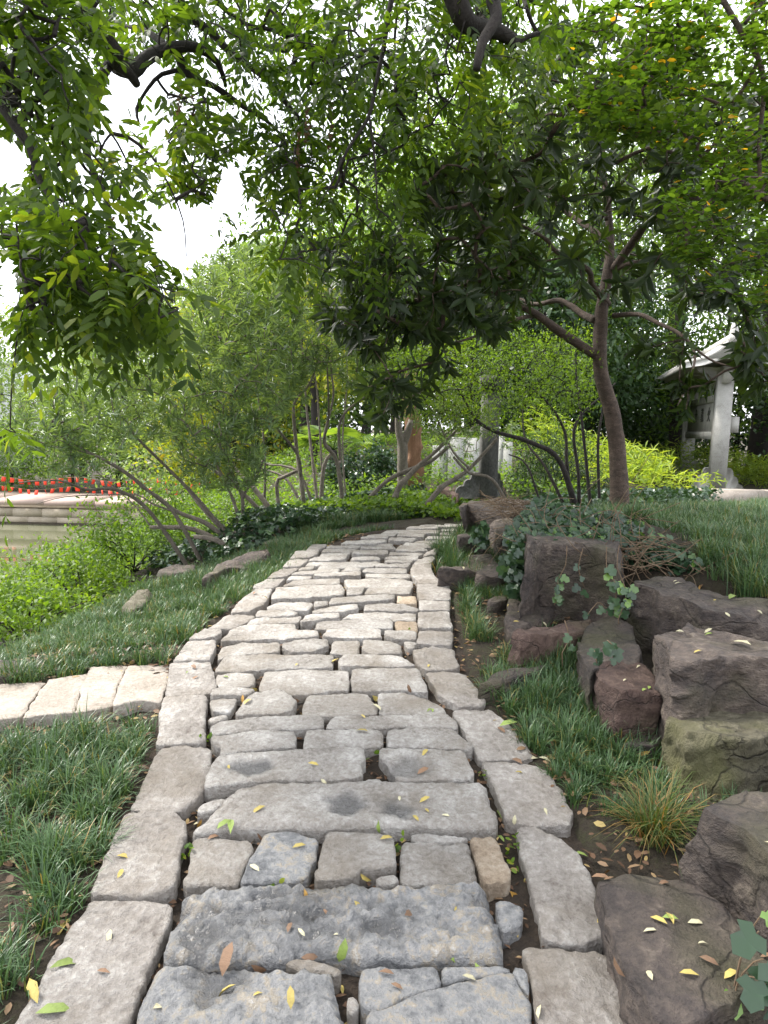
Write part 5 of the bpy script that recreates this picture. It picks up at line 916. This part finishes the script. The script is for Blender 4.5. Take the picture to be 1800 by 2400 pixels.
# ------------------------------------------------------------------ background trees
ORD = ['leftmost','second','third','fourth','fifth','sixth','seventh','eighth','ninth','tenth','eleventh','twelfth','thirteenth']
def ordinal(rows, k): return ORD[sorted(range(len(rows)), key=lambda i: rows[i][0]/rows[i][1]).index(k)]
def bgtree(label, x, y, h, r, mat, n=9000, size=.16, base=.25, group=None, z0=None, asp=.5, tm=SMALL, clumps=70, bark='bark_dark'):
    z = float(gz(x, y)) if z0 is None else z0; c = np.array([x,y,z]); d = rdir(clumps); rad = R.uniform(.35,1,clumps)**.5; P = d*rad[:,None]; hb = h*base
    P = c + np.c_[P[:,0]*r, P[:,1]*r, hb + (h-hb)*(.5+.5*P[:,2])]; P[:,:2] = c[:2]+(P[:,:2]-c[:2])*(1.15-.55*((P[:,2]-z)/h))[:,None]
    tr = np.array([c-(0,0,.2), c+(R.normal(0,.1),R.normal(0,.1),h*.35), c+(R.normal(0,.2),R.normal(0,.2),h*.65), c+(0,0,h*.92)]); rr_ = .018*h+.03
    tw, ax = grow(skel_of([tr]), P[::2], .012, .07, .15, 4)
    k = n//clumps; cs = r*R.uniform(.16,.34,clumps); LP = np.repeat(P, k, 0) + R.normal(0,1,(clumps*k,3))*np.repeat(cs,k)[:,None]*np.array([1,1,.6]); LP[:,2] = np.maximum(LP[:,2], gz(LP[:,0],LP[:,1])+.02)
    s = R.uniform(.6,1.3,len(LP)); V, T, per = leaves(LP, rdir(len(LP)), unit(UP+R.normal(0,.6,(len(LP),3))), size*s, size*asp*s, tm)
    return tree_obj(label, 'tree', 'background_tree', [('trunk', tr, [rr_, rr_*.8, rr_*.55, .02])], M[bark], group=group, crown=(V, T, var(len(LP), per, 0, 1, LP, .55), M[mat]), twigs=tw, sides=8)
g1, g2, g3 = 'trees across the pond', 'trees in the wood beyond the path', 'trees in the wood behind the gate'
T1R = [(-21,37,9.5,3.2,'bg2'),(-17,40,10,3.4,'bg2'),(-13.5,36,9,3,'bg2'),(-10.5,39,11,3.4,'bg1'),(-7.5,36,10,3,'bg2'),(-4.5,38,12,3.4,'bg1'),(-1,36,13,3.5,'bg2'),(-24,34,8,2.6,'bg3')]
for k, (x, y, h, r, mt) in enumerate(T1R):
    bgtree('yellowing tree at the left end of the far shore' if mt == 'bg3' else 'pale green tree on the far pond shore, %s counted from the left' % ordinal(T1R, k), x, y, h, r, mt, 8000, .22, .1, g1)
T4R = [(-17.5,33,3.2,1.8,'bg1'),(-14.5,33,3.0,1.8,'bg1'),(-11.3,33,3.4,1.9,'bg1'),(-8.5,33,3.2,1.7,'bg1'),(-5.6,32,4,1.9,'bg1')]
for k, (x, y, h, r, mt) in enumerate(T4R): bgtree('low rounded bush behind the red flags, %s counted from the left' % ordinal(T4R, k), x, y, h, r, mt, 4200, .16, .02, 'bushes behind the flags')
T2R = [(-4.6,21,6.5,2.3,'bg3','yellow green tree behind the wide oleander'),(-2.2,19,6.4,2.1,'bg1',None),(.3,20,8,2.4,'bg1',None),(-6.8,25,7,2.6,'bg2',None),(2.6,21,9.5,2.8,'bg1',None),(.9,25,12,3.2,'bg2',None),(-3.2,26,9.5,3,'bg1',None),(4.8,23,12,3.2,'bg1',None)]
for k, (x, y, h, r, mt, lb) in enumerate(T2R):
    bgtree(lb or 'leafy green tree in the wood beyond the path bend, %s counted from the left' % ordinal(T2R, k), x, y, h, r, mt, 9000, .17, .08, g2)
T3R = [(5.5,19,6.5,2.2,'bgd'),(8.6,21,10,3,'bg1'),(11.5,20,11,3.2,'bg1'),(7.2,26,14,3.6,'bg2'),(14.5,22,12,3.4,'bg1'),(11,28,15,3.8,'bg1'),(16,28,15,4,'bg2'),(10.6,16.5,4.5,1.8,'bgd'),(3.6,16.5,4.5,1.5,'bgd'),(3.2,27,16,3.8,'bg1'),(6.0,30,18,4,'bg2'),(10.2,19.5,15,3.6,'bg1'),(13.8,18,15,3.6,'bg1')]
for k, (x, y, h, r, mt) in enumerate(T3R):
    bgtree(('dark dense tree' if mt == 'bgd' else 'tall green tree') + ' in the wood behind the stone gate, %s counted from the left' % ordinal(T3R, k), x, y, h, r, mt, 9000, .17, .06, g3)
for k in range(11): bgtree('dark undergrowth bush at the back of the wood, %s counted from the left' % ORD[k], -5.5+k*2.7+R.normal(0,.3), 24.5+R.uniform(-1,3), 4.2+R.uniform(0,1.5), 2.3, 'bgd', 6500, .2, .0, 'undergrowth at the back of the wood')
bgtree('small yellow leaved tree behind the tall oleander stems', -1.5, 14.5, 4.2, 1.3, 'bg3', 5000, .11, .3, None)
bgtree('light green sapling behind the fine leaved shrub', 4.0, 18.2, 5.0, 1.5, 'bush', 6500, .1, .25, None)
# ------------------------------------------------------------------ litter and fallen leaves
def litter(name, label, q, zf, n, size=(.02,.06)):
    P = np.c_[q, zf(q)+R.uniform(.003,.012,len(q))]; L = R.uniform(*size, len(q)); V, T, per = leaves(P, rdir(len(q))*np.array([1,1,.12]), unit(UP+R.normal(0,.35,(len(q),3))), L, L*R.uniform(.3,.6,len(q)), OVAL)
    return tag(mk(name, V, T, M['litter'], None, {'var':var(len(q), per)}), label, 'leaf litter', kind='stuff')
q = np.c_[R.uniform(-1.1,1,9000), R.uniform(1.2,6.5,9000)]; xl_, xr_ = np.interp(q[:,1],YK,XL), np.interp(q[:,1],YK,XR); q = q[(q[:,0] > xl_) & (q[:,0] < xr_)]
litter('leaf_litter', 'brown leaf crumbs lodged in the joints of the path', q, lambda q: zpath(q[:,1])-.04, 0, (.012,.04))
q = np.c_[R.uniform(-3,2.6,20000), R.uniform(1.1,6.5,20000)]; xl_, xr_ = np.interp(q[:,1],YK,XL), np.interp(q[:,1],YK,XR); q = q[((q[:,0] < xl_-.02) & (q[:,0] > xl_-1.4)) | ((q[:,0] > xr_+.02) & (q[:,0] < xr_+.9))]
litter('leaf_litter', 'brown dead leaves scattered on the soil beside the path', q, lambda q: gz(q[:,0],q[:,1]), 0, (.012,.05))
lm = {}
for nm, tm in (('oval', OVAL), ('lance', LANCE)):
    V, T, per = leaves(np.zeros((1,3)), np.array([[0,1.,0]]), UP[None], 1., .42 if nm == 'oval' else .34, tm); V = V.copy(); V[:,2] += .10*np.sin(V[:,1]*3)*.9 + .03
    for mt in ('leaf_yellow','leaf_pale','leaf_green','leaf_brown','leaf_orange'):
        o = mk('fallen_leaf', V, T, M[mt]); lm[nm, mt] = o.data; bpy.data.objects.remove(o)
dg = bpy.context.evaluated_depsgraph_get()
LBL = {'leaf_yellow':'small yellow leaf lying on the stone path','leaf_pale':'small pale cream leaf lying on the stone path','leaf_green':'small green leaf lying on the stone path','leaf_brown':'small dry brown leaf lying on the stone path','leaf_orange':'small orange leaf lying on the stone path'}
LBR = {k: v.replace('on the stone path', 'on a boulder or soil right of the path') for k, v in LBL.items()}
def drop(x, y, mt, L, nm, right=False):
    d = Vector(ray([(x,y)])[0]).normalized(); ok, loc, nr, idx, ob, _ = sc.ray_cast(dg, Vector(O)+d*1.0, d)
    if not ok or loc.y > 9 or not (ob.name.startswith(('paving','edge','boulder','ground','stone','flag'))): return
    o = bpy.data.objects.new('fallen_leaf', lm[nm, mt]); COL.objects.link(o); qn = nr.normalized().to_track_quat('Z','Y')
    o.rotation_mode = 'QUATERNION'; from mathutils import Quaternion
    o.rotation_quaternion = qn @ Quaternion((0,0,1), R.uniform(0,6.28)); o.location = loc + nr*.003; o.scale = (L*.9,L*.9,L*.9)
    o['label'] = (LBR if right else LBL)[mt]; o['category'] = 'leaf'; o['group'] = ('fallen leaves right of the path ' if right else 'fallen leaves on the path ') + mt[5:]
dg.update()
FL = [('P4',580,75,'y',.05),('P4',430,135,'p',.045),('P4',800,257,'y',.05),('P4',950,155,'g',.055),('P4',890,45,'y',.05),('P4',860,185,'y',.05),('P4',1345,220,'o',.08),('P4',995,305,'b',.055),('P4',1150,295,'y',.02),('P4',745,380,'p',.03),('P4',600,358,'p',.03),('P4',690,290,'b',.03),('P4',565,375,'b',.04),('P4',1135,465,'g',.055),('P4',1225,476,'g',.045),('P4',745,470,'g',.075),('P4',610,460,'b',.05),('P4',435,480,'b',.05),('P4',335,530,'b',.09),('P4',385,560,'y',.07),('P4',440,600,'y',.03),('P4',85,645,'p',.05),('P4',575,645,'y',.055),('P4',940,522,'b',.045),('P4',970,575,'b',.035),('P4',1230,545,'p',.04),('P4',1455,680,'p',.04),('P4',1330,55,'g',.05),('P4',1410,180,'y',.03),('P4',280,45,'b',.05),('P4',620,215,'o',.05),('P4',755,560,'y',.035),('P4',110,500,'p',.05),
 ('A',480,515,'p',.045),('A',530,255,'y',.04),('A',500,200,'y',.07),('A',420,695,'b',.04),('A',165,840,'y',.09),('A',150,885,'g',.09),('A',835,65,'p',.04),('A',870,35,'o',.035),('A',1000,45,'g',.07),('A',255,65,'p',.06),('A',310,470,'y',.08),('A',210,690,'g',.09),
 ('P3',640,325,'y',.05),('P3',648,380,'p',.035),('P3',860,285,'g',.06),('P3',1045,540,'y',.04),('P3',1075,485,'y',.05),('P3',1170,538,'p',.035),('P3',1115,528,'y',.03),('P3',990,478,'p',.03),('P3',410,500,'y',.06),('P3',260,560,'g',.08),('P3',800,175,'y',.06),('P3',1110,255,'y',.06),('P3',1135,78,'g',.035),('P3',840,120,'y',.035),('P3',315,62,'y',.045),('P3',1420,155,'g',.09),('P3',1520,320,'b',.07),('P3',1590,290,'p',.06),('P3',905,612,'g',.05),('P3',1410,520,'g',.08),('P3',1485,575,'p',.04),('P3',1615,508,'p',.04),('P3',1445,185,'b',.06),('P3',1065,362,'b',.06),('P3',250,320,'y',.03),
 ('P2',645,402,'y',.04),('P2',300,464,'g',.04),('P2',145,455,'b',.06),('P2',130,420,'b',.06),('P2',80,442,'g',.03),('P2',875,365,'y',.09),('P2',375,550,'o',.05),('P2',380,605,'y',.07),('P2',1045,550,'y',.07),('P2',1060,585,'p',.07),('P2',1355,625,'g',.04),('P2',1345,525,'p',.07),('P2',1090,635,'p',.06),('P2',1335,410,'y',.04),('P2',410,515,'y',.06),('P2',1230,352,'b',.06),('P2',500,60,'y',.05),('P2',430,32,'b',.05),('P2',1248,538,'b',.05),('P2',670,580,'b',.07)]
FR = [('B',1150,465,'y',.05),('B',1200,467,'g',.05),('B',1250,497,'y',.05),('B',1310,490,'p',.05),('B',1120,530,'p',.045),('B',1140,697,'p',.04),('B',1275,705,'y',.05),('B',1360,635,'b',.05),('B',1355,580,'p',.03),('B',1520,695,'y',.05),('B',1230,315,'b',.05),('B',980,300,'b',.06),('B',880,205,'g',.06),('B',920,490,'y',.035),('B',1050,718,'b',.06),('R6',930,675,'p',.05),('R6',1110,680,'p',.045),('R6',1180,685,'g',.04),('R6',1330,775,'p',.11),('R6',1090,835,'y',.04),('R6',1090,262,'o',.055),('R6',1070,300,'b',.045),('R6',850,262,'p',.055),('R6',880,228,'p',.035),('R6',1330,535,'p',.035),('R6',1610,518,'p',.04),('R6',1320,390,'g',.09),('R6',1200,393,'y',.035),('R6',625,1168,'g',.04),('R6',555,962,'p',.035),('R6',410,1100,'p',.03),('R6',640,1690,'o',.045),('R6',265,792,'o',.02),('R6',125,1750,'g',.12),('R5',270,598,'p',.07),('R5',640,905,'y',.04),('R5',705,945,'y',.04),('R5',672,1022,'y',.04),('R5',895,1020,'p',.06),('R5',350,945,'y',.09),('D',1130,215,'g',.04),('D',820,510,'g',.12),('D',565,575,'y',.0501),('D',1150,480,'o',.06),('D',665,515,'p',.07),('B',1640,140,'p',.05),('B',1625,640,'b',.05)]
MT = {'y':'leaf_yellow','p':'leaf_pale','g':'leaf_green','b':'leaf_brown','o':'leaf_orange'}
for lst, rt in ((FL, False), (FR, True)):
    for c, x, y, k, L in lst:
        a = px(c, [(x,y)])[0]; drop(a[0], a[1], MT[k], L, 'oval' if R.random() < .6 else 'lance', rt)

# weeds rooted in the joints
for k, (c, x, y, n) in enumerate([('P4',520,203,9),('P4',1360,50,12),('P4',1355,125,6),('P4',215,78,6),('P3',75,685,7),('P3',1355,352,6),('P3',1250,260,5),('P3',910,248,5),('P3',150,200,5),('P2',1235,215,5),('P4',965,45,8)]):
    b = on_path(px(c, [(x,y)]))[0]; b[2] -= .035; P = b + np.c_[R.normal(0,.012,(n,2)), R.uniform(.01,.04,n)]; V, T, per = leaves(P, rdir(n)+np.array([0,0,.4]), unit(UP+R.normal(0,.5,(n,3))), .022, .016, OVAL)
    r_ = thing('weed', 'tiny green weed rooted in a joint of the stone path', 'weed', group='weeds in the path joints'); o = mk('leaves', V, T, M['bush'], r_, {'var':var(n, per)}); o['kind'] = 'stuff'
